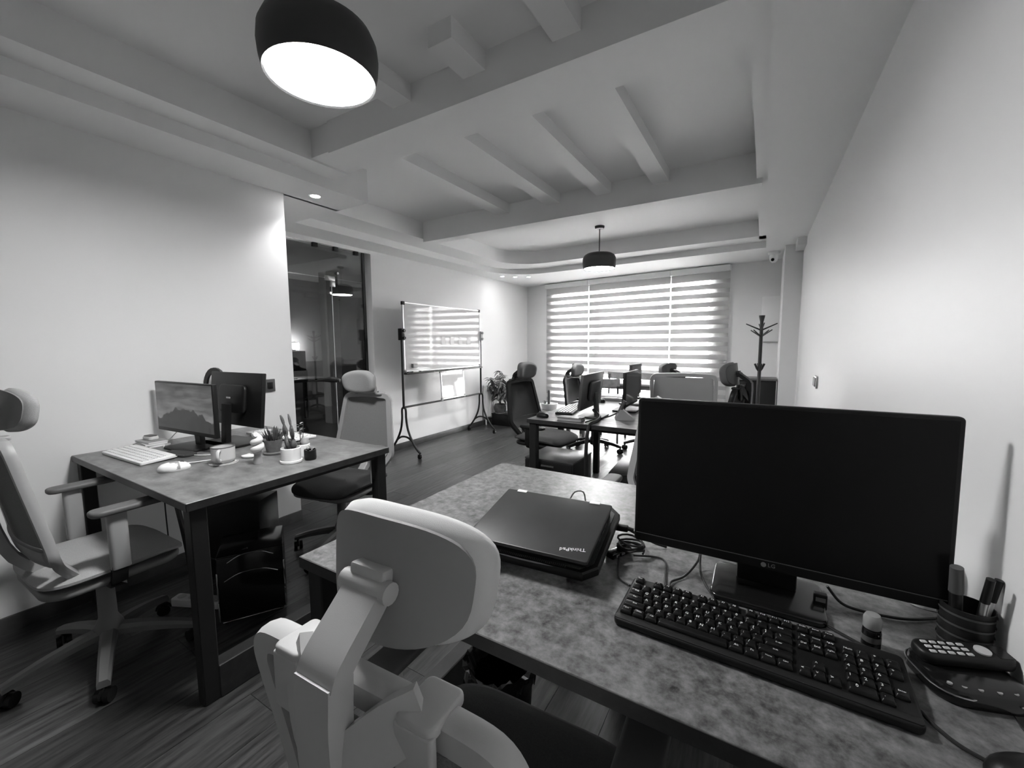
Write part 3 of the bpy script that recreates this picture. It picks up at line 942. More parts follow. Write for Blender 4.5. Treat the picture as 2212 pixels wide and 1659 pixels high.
bm = new(); lathe(bm, [(.05, 0), (.07, .008), (.08, .035), (.075, .036), (.07, .026)], n=24); part('bowl', bm, WHITEC, t)
bm = new(); lathe(bm, [(.07, .024), (.001, .03)], n=18); part('soil', bm, SOIL, t)
for i in range(34):
    leaf_at(t, LF3, (rp.uniform(-.045, .045), rp.uniform(-.045, .045), .03+rp.uniform(0, .04)), rp.uniform(0, 6.28), R(rp.uniform(0, 75)), R(rp.uniform(-20, 20)), rp.uniform(.7, 1.2))

# ================================================================ table with wooden chairs in front of the window
WT = mat('table_grey_wood', .20, .4, noise=(8, .3, 4, (1, 6, 1)))
tt = thing('meeting_table', 'grey table standing before the raised middle blind', 'table', (-1.66, 5.75, 0))
bm = new(); box(bm, -.55, .55, -.32, .32, .715, .74, bev=.004); part('tabletop', bm, WT, tt)
for sx in (-.5, .5):
    for sy in (-.27, .27):
        bm = new(); box(bm, sx-.02, sx+.02, sy-.02, sy+.02, 0, .715); part('leg', bm, GREYDK, tt)
bm = new(); box(bm, -.5, .5, -.28, -.26, .66, .715); box(bm, -.5, .5, .26, .28, .66, .715); part('apron', bm, WT, tt)
def dining(label, x, y, rz):
    t = thing('dining_chair', label, 'chair', (x, y, 0), rz, 'wooden chairs at the window table')
    for sx in (-.17, .17):
        bm = new(); tube(bm, [(sx, .17, 0), (sx*.97, .165, .43)], .015, n=8); part('leg', bm, GREYDK, t)
        bm = new(); tube(bm, [(sx, -.19, 0), (sx*.97, -.17, .43), (sx*1.0, -.215, .80)], .015, n=8, smooth=3); part('leg', bm, GREYDK, t)
    bm = new(); rslab(bm, .40, .40, .43, .455, .05, .008); part('seat', bm, GREYMID, t)
    bm = new()
    def bk(u, v):
        a = (u-.5)*2
        return (a*.20, -.215-.04*(1-a*a)-.012*v, .72+.10*v+.012*a*a), (0, 1, 0)
    sheet(bm, bk, 10, 2, .016); part('backrest', bm, WT, t)
    bm = new(); tube(bm, [(-.17, -.195, .60), (0, -.21, .60), (.17, -.195, .60)], .010, n=6, smooth=3); part('stretcher', bm, GREYDK, t)
dining('wooden chair with curved backrest, its back to the middle desk', -1.72, 5.36, 0)
dining('wooden chair on the window side of the grey table, left one', -1.86, 6.10, R(180))
dining('wooden chair on the window side of the grey table, right one', -1.40, 6.06, R(178))

# ================================================================ right-hand corner
cr = thing('coat_stand', 'dark coat stand with forked branches by the right wall', 'coat stand', (-.025, 5.0, 0))
DW = mat('dark_wood', .028, .5)
bm = new(); cyl(bm, (0, 0, .02), (0, 0, 1.50), .019, .016, n=14); part('pole', bm, DW, cr)
bm = new(); lathe(bm, [(.012, 1.40), (.014, 1.47), (.026, 1.53), (.028, 1.545), (.001, 1.54)], n=14); part('finial', bm, DW, cr)
for z, L, da in ((1.40, .14, 10), (1.335, .115, 55)):
    for k in range(4):
        a = R(da+90*k)
        bm = new(); tube(bm, [(0, 0, z-.005), (.35*L*math.cos(a), .35*L*math.sin(a), z+.018), (L*math.cos(a), L*math.sin(a), z+.062)], [.009, .005], n=8, smooth=3)
        part('branch', bm, DW, cr)
for k in range(4):
    a = R(20+90*k)
    bm = new(); tube(bm, [(0, 0, .97), (.022*math.cos(a), .022*math.sin(a), 1.0), (.045*math.cos(a), .045*math.sin(a), 1.052)], [.012, .010], n=8); part('peg', bm, DW, cr)
for k in range(4):
    a = R(35+90*k)
    bm = new(); tube(bm, [(0, 0, .10), (.09*math.cos(a), .09*math.sin(a), .075), (.18*math.cos(a), .18*math.sin(a), .018)], [.018, .013], n=8, smooth=3); part('foot', bm, DW, cr)
cb = thing('side_cabinet', 'black low cabinet in the corner behind the coat stand', 'cabinet', (-.06, 5.62, 0))
bm = new(); box(bm, -.19, .20, -.17, .17, .03, .84, bev=.006); part('body', bm, BLACKM, cb)
bm = new(); box(bm, -.20, .21, -.18, .18, .84, .862, bev=.003); part('top_board', bm, mat('cabinet_top', .10, .4), cb)
for s in (-.185, .008):
    bm = new(); box(bm, s, s+.187, -.182, -.168, .05, .83, bev=.002); d = part('door', bm, BLACK, cb)
    bm = new(); cyl(bm, (s+(.17 if s < 0 else .017), -.195, .42), (s+(.17 if s < 0 else .017), -.195, .54), .005, n=8); part('handle', bm, STEEL, d)
bm = new(); box(bm, -.18, .19, -.16, .16, 0, .03); part('plinth', bm, BLACK, cb)
# electrical panel on the far wall
ep = thing('fuse_box', 'flat white fuse box on the far wall above the cabinet', 'fuse box', MW @ Vector((3.86, 0, 1.28)), math.atan2(fd.y, fd.x))
bm = new(); box(bm, -.11, .11, -.07, 0, 0, .56, bev=.004); part('housing', bm, WHITEPL, ep)
bm = new(); box(bm, -.10, .10, -.078, -.068, .012, .548, bev=.003); part('door', bm, WHITEPL, ep)
# ceiling camera
sc_ = thing('security_camera', 'small white dome camera under the soffit by the column', 'camera', (.06, 5.72, ZS), R(10))
bm = new(); lathe(bm, [(.062, 0), (.064, -.012), (.058, -.032), (.046, -.038)], n=24); part('base', bm, WHITEPL, sc_)
bm = new(); lathe(bm, [(.042, -.035), (.044, -.07), (.036, -.105), (.018, -.122), (.001, -.125)], (-.005, -.01, 0), 22); part('head', bm, WHITEPL, sc_)
bm = new(); cyl(bm, (-.018, -.035, -.09), (-.024, -.058, -.098), .017, n=16); part('lens', bm, BLACKG, sc_)
# switches
sw = thing('light_switch', 'dark square switch plate beside the glass door', 'switch', (XN, 1.545, 1.005))
bm = new(); box(bm, 0, .012, -.036, .036, -.042, .042, bev=.003); part('plate', bm, GREYDK, sw)
bm = new(); box(bm, .010, .018, -.018, .018, -.022, .022, bev=.003); part('rocker', bm, BLACK, sw)
yy = 3.60
sw = thing('light_switch', 'narrow switch plate on the right wall above the monitor', 'switch', (xr(yy), yy, .993))
bm = new(); box(bm, -.012, 0, -.075, .075, -.042, .042, bev=.003); part('plate', bm, STEEL, sw)
for s in (-.035, .035):
    bm = new(); box(bm, -.018, -.010, s-.028, s+.028, -.030, .030, bev=.003); part('rocker', bm, GREYDK, sw)

# ================================================================ things on the middle desk
def monitor(label, x, y, z, rz, w, h, zb, tilt=0, mt=BLACK, scr=None, foot=(.20, .18), group=None, arms=None):
    """panel faces local -Y; zb = gap under the panel"""
    t = thing('monitor', label, 'monitor', (x, y, z), rz, group)
    Mt = Matrix.Translation((0, 0, zb)) @ Matrix.Rotation(tilt, 4, 'X')
    bm = new(); box(bm, -w/2, w/2, -.010, .012, 0, h, Mt, bev=.004); part('housing', bm, mt, t)
    bm = new(); box(bm, -w/2+.008, w/2-.008, -.0115, -.0098, .020, h-.008, Mt); part('screen', bm, scr or mat('gloss_screen', .01, .10), t)
    bm = new(); rslab(bm, w*.5, h*.55, .012, .034, .03, .010, Mt @ TR(0, 0, h*.5, rx=R(-90))); part('back_bulge', bm, mt, t)
    bm = new(); tube(bm, [(0, .055, .008), (0, .052, .06), (0, .040, zb+h*.42)], 1.0, prof=[(-.012, -.024), (.012, -.024), (.012, .024), (-.012, .024)], smooth=3, upv=(0, 1, 0)); part('neck', bm, mt, t)
    bm = new(); rslab(bm, foot[0], foot[1], 0, .012, .025, .004, cy=.03); part('foot', bm, mt, t)
    return t
monitor('monitor on the middle desk showing its back to the viewer', -1.055, 2.83, .75, R(-88), .46, .245, .07, R(-6), mt=mat('monitor_back_grey', .06, .45))
monitor('monitor seen edge-on at the middle of the far desk, nearer one', -.86, 3.20, .75, R(92), .40, .26, .05)
monitor('taller monitor seen edge-on behind its twin on the far desk', -.93, 3.60, .75, R(92), .38, .27, .075, mt=GREYDK)
def mouse(label, x, y, z, rz, M, band=None, s=1.0):
    t = thing('computer_mouse', label, 'mouse', (x, y, z), rz)
    bm = new()
    loops = []
    n = 20
    for k, (sc, h) in enumerate(((.92, 0), (1.0, .006), (.99, .014), (.90, .023), (.72, .030), (.45, .034), (.12, .036))):
        loops.append([(.031*s*sc*math.cos(2*math.pi*i/n)*(1-.10*math.sin(2*math.pi*i/n)), .056*s*sc*math.sin(2*math.pi*i/n)-.004*k*.3, h*s) for i in range(n)])
    loft(bm, loops)
    part('body', bm, M, t, sharp=60)
    bm = new(); cyl(bm, (-.004*s, .025*s, .030*s), (.004*s, .025*s, .030*s), .008*s, n=12); part('scroll_wheel', bm, GREYDK, t)
    if band:
        bm = new()
        loops = []
        for yy in (-.018*s, .012*s):
            loops.append([(.0308*s*math.cos(a)*(.99), yy+.006*math.cos(a), .036*s*abs(math.sin(a))**.75+.0008) for a in [R(v) for v in range(8, 173, 12)]])
        loft(bm, loops, closed=False)
        part('band', bm, band, t)
    return t
mouse('black mouse at the near left corner of the far desk', -1.335, 2.63, .75, R(70), BLACK)
mouse('black mouse at the back of the far desk', -1.22, 3.56, .75, R(40), BLACK)
t = thing('keyboard', 'slim black keyboard on the far desk before its monitor', 'keyboard', (-1.27, 2.98, .75), R(-80))
bm = new(); rslab(bm, .42, .13, .002, .018, .01, .003); part('case', bm, BLACK, t)
km = None
bm = new(); box(bm, -.0075, .0075, -.0075, .0075, .018, .023, bev=.001, seg=1); km = mesh('key', bm, BLACKG)
for r_ in range(5):
    for c_ in range(21):
        o = part('key', km, None, t); o.location = (-.195+c_*.0195, -.045+r_*.0215, 0)
t = thing('notebook', 'thick dark notebook at the front edge of the far desk', 'notebook', (-1.10, 2.60, .75), R(4))
bm = new(); box(bm, -.085, .085, -.045, .045, 0, .004, bev=.001); box(bm, -.085, .085, -.045, .045, .022, .026, bev=.001); part('cover', bm, GREYDK, t)
bm = new(); box(bm, -.082, .083, -.042, .042, .004, .022); part('pages', bm, GREYMID, t)
t = thing('desk_phone', 'dark desk phone with a leaning handset on the far desk', 'phone', (-.80, 2.84, .75), R(20))
t.scale = (.68,)*3
bm = new(); prism(bm, [(-.10, 0), (.08, 0), (.08, .02), (-.02, .10), (-.05, .10)], -.08, .08, TR(rx=R(90))); part('base', bm, GREYMID, t)
bm = new(); tube(bm, [(-.055, -.03, .06), (-.03, -.03, .14), (-.005, -.03, .19)], [.026, .018, .026], n=10, smooth=3); part('handset', bm, GREYDK, t)
bm = new()
for a in range(3):
    for b in range(4):
        box(bm, -.01+a*.022, .004+a*.022, .0+b*.018, .012+b*.018, .066-a*.018, .072-a*.018)
part('keypad', bm, GREYMID, t)
t = thing('paper_tray', 'flat grey tray near the back end of the far desk', 'tray', (-1.20, 3.77, .75))
for k in range(2):
    bm = new(); rslab(bm, .30, .20, k*.035, k*.035+.008, .015, .003); part('shelf', bm, GREYMID, t)
bm = new()
for sx in (-.14, .14):
    for sy in (-.09, .09):
        cyl(bm, (sx, sy, .006), (sx, sy, .037), .004, n=8)
part('spacer', bm, GREYDK, t)
t = thing('carton', 'small white carton with a peaked top right of the far monitors', 'carton', (-.735, 3.55, .75))
bm = new(); prism(bm, [(-.05, 0), (.05, 0), (.05, .055), (0, .085), (-.05, .055)], -.03, .03, TR(rx=R(90))); part('body', bm, PAPER, t)
bm = new(); box(bm, -.02, .02, -.031, -.0295, .02, .04); part('label_patch', bm, mat('pale_grey', .6, .7), t)
# pedestal under the desk front and PC beside it
t = thing('drawer_pedestal', 'black drawer pedestal under the near end of the middle desk', 'cabinet', (-1.285, 2.79, 0))
bm = new(); box(bm, -.19, .19, -.16, .20, .02, .43, bev=.004); part('body', bm, BLACKM, t)
bm = new(); box(bm, -.192, .192, -.162, .202, .43, .442, bev=.002); part('top_board', bm, mat('pedestal_top', .05, .3), t)
for k in range(3):
    bm = new(); box(bm, -.185, .185, -.172, -.158, .03+k*.135, .155+k*.135, bev=.002); d = part('drawer', bm, BLACK, t)
    bm = new(); box(bm, -.05, .05, -.182, -.170, .125+k*.135, .135+k*.135); part('handle', bm, GREYDK, d)
t = thing('computer_tower', 'black computer tower under the right half of the middle desk', 'computer', (-.74, 2.78, 0), R(4))
bm = new(); box(bm, -.10, .10, -.20, .20, .012, .44, bev=.006); part('case', bm, BLACK, t)
bm = new(); box(bm, -.098, .098, -.212, -.198, .02, .435, bev=.004); part('front_panel', bm, BLACKG, t)
bm = new(); box(bm, -.07, .07, -.216, -.211, .34, .352); part('drive_slot', bm, STEEL, t)
bm = new(); cyl(bm, (.06, -.214, .40), (.06, -.209, .40), .008, n=12); part('power_button', bm, STEEL, t)
for i, (P, lab) in enumerate(((((-1.02, 2.82, .80), (-.95, 2.74, .77), (-.93, 2.62, .76), (-.94, 2.50, .72), (-.945, 2.48, .45), (-.93, 2.49, .2), (-.90, 2.52, .012)), 'thick black cable bundle hanging over the near edge of the middle desk'), (((-.85, 2.93, .79), (-.90, 2.80, .765), (-.96, 2.70, .757), (-.98, 2.56, .757)), 'black cable running from the desk phone to the desk edge'))):
    bm = new(); tube(bm, P, (.012, .005)[i], n=8, smooth=5)
    tag(part('cable', bm, CABLE), lab, 'cable')
# ================================================================ left desk: screens and small things
DZ = .75
def screen_picture():
    """mountain ridge under a cloudy sky, drawn by nodes in the screen's own coordinates; a lit display"""
    M = bpy.data.materials.new('display_picture'); M.use_nodes = True
    nt = M.node_tree; nd = nt.nodes; lk = nt.links
    b = nd['Principled BSDF']; b.inputs['Base Color'].default_value = (.01, .01, .01, 1); b.inputs['Roughness'].default_value = .3
    tc = nd.new('ShaderNodeTexCoord'); sp = nd.new('ShaderNodeSeparateXYZ'); lk.new(tc.outputs['Generated'], sp.inputs[0])
    def noise(sx, sy, sc, det, off=0):
        mp = nd.new('ShaderNodeMapping'); mp.inputs['Scale'].default_value = (sx, 1, sy); mp.inputs['Location'].default_value = (off, 0, off)
        lk.new(tc.outputs['Generated'], mp.inputs[0])
        n = nd.new('ShaderNodeTexNoise'); n.inputs['Scale'].default_value = sc; n.inputs['Detail'].default_value = det
        lk.new(mp.outputs[0], n.inputs['Vector']); return n.outputs['Fac']
    def math_(op, a, c):
        m_ = nd.new('ShaderNodeMath'); m_.operation = op
        for i, v in enumerate((a, c)):
            if isinstance(v, (int, float)): m_.inputs[i].default_value = v
            else: lk.new(v, m_.inputs[i])
        return m_.outputs[0]
    X, Z = sp.outputs['X'], sp.outputs['Z']
    # ridge height: peak near the middle with a jagged edge
    d = math_('ABSOLUTE', math_('SUBTRACT', X, .52), 0)
    ridge = math_('ADD', math_('SUBTRACT', .50, math_('MULTIPLY', d, .55)), math_('MULTIPLY', math_('SUBTRACT', noise(1, .02, 7, 5, 3), .5), .50))
    ism = math_('GREATER_THAN', ridge, Z)
    sky = math_('ADD', math_('MULTIPLY', noise(1.2, 3.2, 3.2, 5), .62), math_('MULTIPLY', math_('SUBTRACT', Z, .9), -.28))
    rock = math_('MULTIPLY', noise(2.2, .9, 6, 6, 7), .30)
    mx = nd.new('ShaderNodeMix'); mx.data_type = 'FLOAT'
    lk.new(ism, mx.inputs[0]); lk.new(sky, mx.inputs[2]); lk.new(rock, mx.inputs[3])
    sq = math_('POWER', mx.outputs[0], 2.0)
    b.inputs['Emission Strength'].default_value = .14
    lk.new(sq, b.inputs['Emission Color'])
    MATS['display_picture'] = M
    return M
m1 = monitor('lit monitor showing a mountain landscape on the left desk', -2.50, .935, DZ, R(4), .545, .262, .078, 0, scr=screen_picture(), foot=(.24, .19))
m2 = monitor('dark monitor turned away, standing behind the lit one', -2.44, 1.135, DZ, R(184), .47, .285, .095, R(6), foot=(.30, .20))
bm = new(); box(bm, -.018, .018, -.004, .004, 0, .001)
o = part('badge', bm, LEGEND, m2); o.matrix_local = TR(-.02, .040, .095+.155, rx=R(90), rz=R(180))

def keyboard_white(label, x, y, rz):
    t = thing('keyboard', label, 'keyboard', (x, y, DZ), rz)
    Mk = TR(0, 0, .004, rx=R(3))
    bm = new(); rslab(bm, .425, .135, .0, .014, .008, .003, Mk); part('case', bm, WHITEPL, t)
    bm = new(); box(bm, -.0078, .0078, -.0078, .0078, 0, .004, bev=.001, seg=1); km = mesh('key', bm, mat('white_key', .72, .45))
    for r_ in range(5):
        for c_ in range(20):
            o = part('key', km, None, t); o.matrix_local = Mk @ TR(-.193+c_*.0203, -.046+r_*.0215, .0138)
    return t
keyboard_white('thin white keyboard at the left end of the dark desk', -2.53, .742, R(2))
keyboard_white('white keyboard on the far side of the left desk behind the dark monitor', -2.36, 1.33, R(186))
mouse('white mouse with a grey band on the left desk', -2.115, .735, DZ, R(-18), WHITEPL, band=GREYMID)
bm = new(); tube(bm, [(-2.135, .79, .765), (-2.16, .84, .754), (-2.14, .90, .754), (-2.16, .98, .754), (-2.25, 1.0, .754), (-2.34, .97, .754)], .0025, n=6, smooth=5)
tag(part('cable', bm, CABLEW), 'thin white mouse cable winding past the mug', 'cable')
bm = new(); tube(bm, [(-2.33, .80, .757), (-2.36, .86, .754), (-2.27, .90, .754), (-2.22, .96, .754)], .0025, n=6, smooth=5)
tag(part('cable', bm, CABLEW), 'thin white cable leaving the right end of the white keyboard', 'cable')
bm = new(); tube(bm, [(-2.66, .96, .83), (-2.70, .93, .78), (-2.69, .90, .754), (-2.60, .87, .754), (-2.50, .89, .754), (-2.42, .92, .754)], .0025, n=6, smooth=5)
tag(part('cable', bm, CABLEW), 'white cable looping under the lit monitor', 'cable')

# mug on a coaster
t = thing('coaster', 'pale round coaster under the mug', 'coaster', (-2.05, .893, DZ))
bm = new(); lathe(bm, [(.050, 0), (.055, .001), (.055, .004), (.050, .005), (.001, .005)], n=32); part('disc', bm, mat('coaster_grey', .45, .5), t)
bm = new(); lathe(bm, [(.053, .0048), (.053, .0058), (.049, .0058), (.049, .0048)], n=32, cap=False); part('rim', bm, mat('coaster_rim', .25, .5), t)
t = thing('mug', 'pale ceramic mug with a dark rim on the left desk', 'mug', (-2.05, .893, DZ+.005), R(-40))
bm = new(); lathe(bm, [(.030, 0), (.036, .002), (.0455, .016), (.0465, .068), (.0465, .072), (.0435, .072), (.042, .02), (.030, .006), (.001, .006)], n=36); part('body', bm, mat('mug_ceramic', .52, .25), t)
bm = new(); lathe(bm, [(.0468, .0695), (.0468, .0728), (.0432, .0728), (.0432, .0695)], n=36, cap=False); part('rim', bm, GREYDK, t)
bm = new(); tube(bm, [(.044, 0, .060), (.066, 0, .060), (.074, 0, .040), (.062, 0, .020), (.043, 0, .018)], .0065, n=10, smooth=5); part('handle', bm, MATS['mug_ceramic'], t)
t = thing('soap_dish', 'small white oval dish right behind the mug', 'dish', (-2.05, 1.0, DZ), R(30))
bm = new(); loft(bm, [[(.034*s*math.cos(2*math.pi*i/24), .022*s*math.sin(2*math.pi*i/24), z) for i in range(24)] for s, z in ((.8, 0), (1, .006), (1, .010), (.85, .012), (.3, .016))]); part('body', bm, WHITEC, t)
bm = new(); cyl(bm, (0, 0, .014), (0, 0, .019), .006, n=12); part('knob', bm, WHITEC, t)

# figurine: pale twisted blob on a cone
t = thing('figurine', 'small pale twisted figurine on a cone stand between mug and pots', 'figurine', (-1.905, .965, DZ))
bm = new(); lathe(bm, [(.018, 0), (.019, .004), (.014, .045), (.020, .055), (.012, .062)], n=20); part('stand', bm, mat('figurine_grey', .34, .5), t)
bm = new()
tube(bm, [(-.018, .0, .066), (.006, -.016, .068), (.022, .0, .076), (.0, .014, .086), (-.018, .0, .094), (.004, -.014, .100), (.018, .002, .108), (-.002, .010, .118), (-.012, -.002, .128), (.006, -.004, .134)], [.014, .015, .014, .014, .013, .011], n=10, smooth=4)
part('twist', bm, mat('figurine_pale', .6, .5), t, sharp=70)

# pots
def pot_round(t, r, h, M, lip=.004):
    bm = new(); lathe(bm, [(r*.9, 0), (r*.96, .003), (r, h*.18), (r, h-.003), (r-.002, h), (r-lip, h), (r-lip, h-.012)], n=30); part('pot', bm, M, t)
    bm = new(); lathe(bm, [(r-lip+.001, h-.012), (.001, h-.009)], n=20); part('soil', bm, SOIL, t)
t = thing('cactus_pot', 'tall branching cactus in a glossy white pot, nearest on the left desk', 'plant', (-1.80, 1.055, DZ))
pot_round(t, .041, .068, WHITEC)
bm = new(); lathe(bm, [(.043, 0), (.046, .003), (.046, .011), (.042, .012)], n=30); part('saucer', bm, WHITEC, t)
segs = [((-.012, 0, .058), (-.018, -.002, .085), (-.030, 0, .115), .013), ((-.030, 0, .110), (-.040, .004, .135), (-.052, .006, .165), .011), ((-.050, .006, .160), (-.058, .004, .185), (-.066, 0, .208), .007),
        ((.014, .004, .058), (.016, .006, .082), (.012, .006, .108), .013), ((.012, .006, .104), (.0, .010, .135), (-.008, .012, .165), .010), ((-.008, .012, .160), (-.016, .012, .188), (-.024, .012, .215), .006),
        ((-.034, .002, .118), (-.030, -.006, .145), (-.030, -.006, .172), .008), ((.012, .006, .100), (.022, .0, .130), (.026, -.004, .158), .007), ((.012, .006, .085), (-.006, .004, .098), (-.022, .002, .100), .008)]
for a, b, c, r in segs:
    bm = new(); tube(bm, [a, b, c], [r*.55, r, r*.95, r*.45], n=8, smooth=4); part('cactus_segment', bm, mat('cactus_skin', .07, .6, noise=(120, .4, 2, (1, 1, 1))), t, sharp=60)
t = thing('seedling_pot', 'thin-stemmed seedling in a white pot behind the cactus', 'plant', (-1.845, 1.135, DZ))
pot_round(t, .036, .062, WHITEC)
for sx, sy, hh in ((-.008, 0, .15), (.010, .004, .165), (.002, -.006, .12)):
    bm = new(); tube(bm, [(sx*.5, sy, .052), (sx, sy, hh*.7), (sx*1.6, sy, hh)], .0016, n=6, smooth=3); part('stem', bm, LEAFD, t)
    for k in range(4):
        leaf_at(t, LF3, (sx*1.5, sy, hh-.012*k), rp.uniform(0, 6.28), R(rp.uniform(-10, 25)), 0, rp.uniform(.4, .6))
bm = new(); lathe(bm, [(.001, .05), (.016, .056), (.020, .072), (.014, .090), (.001, .096)], (.008, .012, 0), 12); part('bulb', bm, mat('pale_bulb', .35, .6), t)
t = thing('succulent_cube', 'tiny succulent in a small black pot at the desk edge', 'plant', (-1.765, 1.125, DZ))
pot_round(t, .026, .048, BLACK, .003)
for i in range(16):
    leaf_at(t, LF3, (rp.uniform(-.012, .012), rp.uniform(-.012, .012), .042), rp.uniform(0, 6.28), R(rp.uniform(25, 85)), 0, rp.uniform(.35, .62), 'leaf')
t = thing('grass_pot', 'spiky tufted plant in a grey clay pot on the left desk', 'plant', (-2.02, 1.10, DZ))
bm = new(); lathe(bm, [(.030, .006), (.041, .066), (.042, .070), (.038, .070), (.036, .056)], n=28); part('pot', bm, CLAY, t)
bm = new(); lathe(bm, [(.040, 0), (.046, .004), (.047, .010), (.034, .010)], n=28); part('saucer', bm, CLAY, t)
bm = new(); lathe(bm, [(.037, .056), (.001, .062)], n=20); part('soil', bm, SOIL, t)
LFB = leaf_mesh(.075, .009, .006, LEAFD, 'blade', 4)
for i in range(60):
    a = rp.uniform(0, 6.28); r = rp.uniform(0, .028)
    leaf_at(t, LFB, (r*math.cos(a), r*math.sin(a), .058), a-R(90)+rp.uniform(-.4, .4), R(rp.uniform(45, 88)), rp.uniform(0, 3), rp.uniform(.6, 1.05), 'blade')

# stack of notebooks with a case on top, pouch, adapter
z = DZ
for i, (w, d, h, rz, lab) in enumerate(((.15, .10, .011, 8, 'bottom notebook of the small stack by the wall'), (.145, .095, .010, -3, 'middle notebook of the small stack by the wall'), (.14, .09, .009, 5, 'top notebook of the small stack by the wall'))):
    t = thing('notebook', lab, 'notebook', (-2.755, .868, z), R(rz), 'notebook stack')
    bm = new(); box(bm, -w/2, w/2, -d/2, d/2, 0, .0015); box(bm, -w/2, w/2, -d/2, d/2, h-.0015, h); part('cover', bm, (GREYMID, WHITEPL, GREYMID)[i], t)
    bm = new(); box(bm, -w/2+.002, w/2-.001, -d/2+.002, d/2-.002, .0015, h-.0015); part('pages', bm, PAPER, t)
    z += h
t = thing('earphone_case', 'small pale case lying on the notebook stack', 'case', (-2.765, .868, z), R(10))
bm = new(); rslab(bm, .07, .045, 0, .020, .012, .006); part('body', bm, mat('pale_grey', .6, .7), t)
bm = new(); rslab(bm, .062, .038, .0195, .024, .010, .003); part('lid', bm, GREYDK, t)
t = thing('pouch', 'flat dark pouch lying before the lit monitor', 'pouch', (-2.39, .855, DZ), R(14))
bm = new(); rslab(bm, .17, .07, 0, .012, .03, .005, dome=.008); part('body', bm, DARKFAB, t)
bm = new(); tube(bm, [(-.07, -.028, .010), (0, -.034, .012), (.07, -.028, .010)], .0022, n=6, smooth=4); part('zip', bm, GREYDK, t)
t = thing('cable_adapter', 'small black adapter with a wire beside the mug', 'adapter', (-2.20, .965, DZ), R(-20))
bm = new(); rslab(bm, .035, .05, 0, .028, .008, .004); part('body', bm, BLACKG, t)
bm = new(); box(bm, -.009, .009, -.032, -.022, .008, .018); part('plug', bm, STEEL, t)
# headphones hung over the dark monitor's top corner
t = thing('headphones', 'black headphones hung over the corner of the dark monitor', 'headphones', (-2.735, 1.18, 1.03), R(8))
bm = new()
pts = [(-.092*math.cos(a), 0, .092*math.sin(a)*1.12) for a in [R(v) for v in range(0, 181, 15)]]
tube(bm, pts, 1.0, prof=[(-.006, -.014), (.006, -.014), (.006, .014), (-.006, .014)], upv=(0, 1, 0)); part('headband', bm, BLACK, t)
for s in (-1, 1):
    bm = new(); cyl(bm, (s*.062, 0, -.03), (s*.096, 0, -.03), .036, .032, n=20); cup = part('ear_cup', bm, BLACK, t)
    bm = new(); lathe(bm, [(.022, 0), (.034, .004), (.036, .012), (.030, .018), (.022, .014)], n=20, M=TR(s*.058, 0, -.03, ry=R(-90*s))); part('ear_cushion', bm, DARKFAB, cup)

# under the left desk
t = thing('computer_tower', 'black computer case with chrome arcs on the floor under the left desk', 'computer', (-1.985, .945, 0), R(60))
bm = new(); box(bm, -.135, .135, 0, .26, .02, .33, bev=.012); part('case', bm, BLACKG, t)
bm = new(); box(bm, -.13, .13, -.006, .004, .028, .325, bev=.004); fp_ = part('front_panel', bm, BLACKG, t)
for z0, w in ((.245, .105), (.33, .09)):
    bm = new(); tube(bm, [(-w, -.008, z0-.03), (-w*.5, -.009, z0-.006), (0, -.010, z0), (w*.5, -.009, z0-.006), (w, -.008, z0-.03)], .0022, n=6, smooth=5); part('trim_arc', bm, CHROME, fp_)
for s in (-1, 1):
    bm = new(); box(bm, s*.131-.003, s*.131+.003, -.011, -.004, .14, .26, bev=.001); box(bm, s*.131-.003, s*.131+.003, -.011, -.004, .03, .12, bev=.001); part('side_trim', bm, CHROME, fp_)
bm = new(); cyl(bm, (-.12, -.008, .024), (.12, -.008, .024), .0028, n=8); part('lower_trim', bm, CHROME, t)
for sx in (-.11, .11):
    for sy in (.03, .23):
        bm = new(); cyl(bm, (sx, sy, 0), (sx, sy, .022), .012, n=10); part('foot', bm, BLACK, t)
t = thing('computer_tower', 'plain black computer tower at the back under the left desk', 'computer', (-2.50, 1.12, 0), R(30))
bm = new(); box(bm, -.20, .20, -.09, .09, .012, .44, bev=.005); part('case', bm, BLACK, t)
bm = new(); box(bm, -.202, -.198, -.08, .08, .03, .42); part('side_panel', bm, BLACKM, t)
for sx in (-.17, .17):
    for sy in (-.07, .07):
        bm = new(); cyl(bm, (sx, sy, 0), (sx, sy, .014), .012, n=10); part('foot', bm, BLACK, t)
t = thing('power_strip', 'white power strip with plugs on the floor under the left desk', 'power strip', (-2.33, .86, 0), R(25))
bm = new(); rslab(bm, .26, .055, 0, .04, .012, .006); part('body', bm, WHITEPL, t)
for k in range(4):
    bm = new(); lathe(bm, [(.018, .0395), (.018, .042), (.001, .0405)], (-.09+k*.058, 0, 0), 16); part('socket', bm, mat('pale_grey', .6, .7), t)
for i, (P, r, lab) in enumerate((
    ([(-2.33, .79, .70), (-2.30, .785, .62), (-2.26, .79, .48), (-2.25, .80, .36), (-2.27, .82, .20), (-2.29, .845, .06)], .011, 'thick black cable sleeve hanging under the left desk'),
    ([(-2.30, .80, .70), (-2.24, .78, .50), (-2.16, .80, .36), (-2.10, .86, .30), (-2.02, .95, .335)], .0035, 'thin black wire sagging under the left desk to the chrome case'),
    ([(-2.42, .79, .70), (-2.42, .79, .48), (-2.415, .79, .36)], .003, 'thin straight cord hanging next to the cable sleeve'))):
    bm = new(); tube(bm, P, r, n=8, smooth=5); tag(part('cable', bm, CABLE), lab, 'cable')

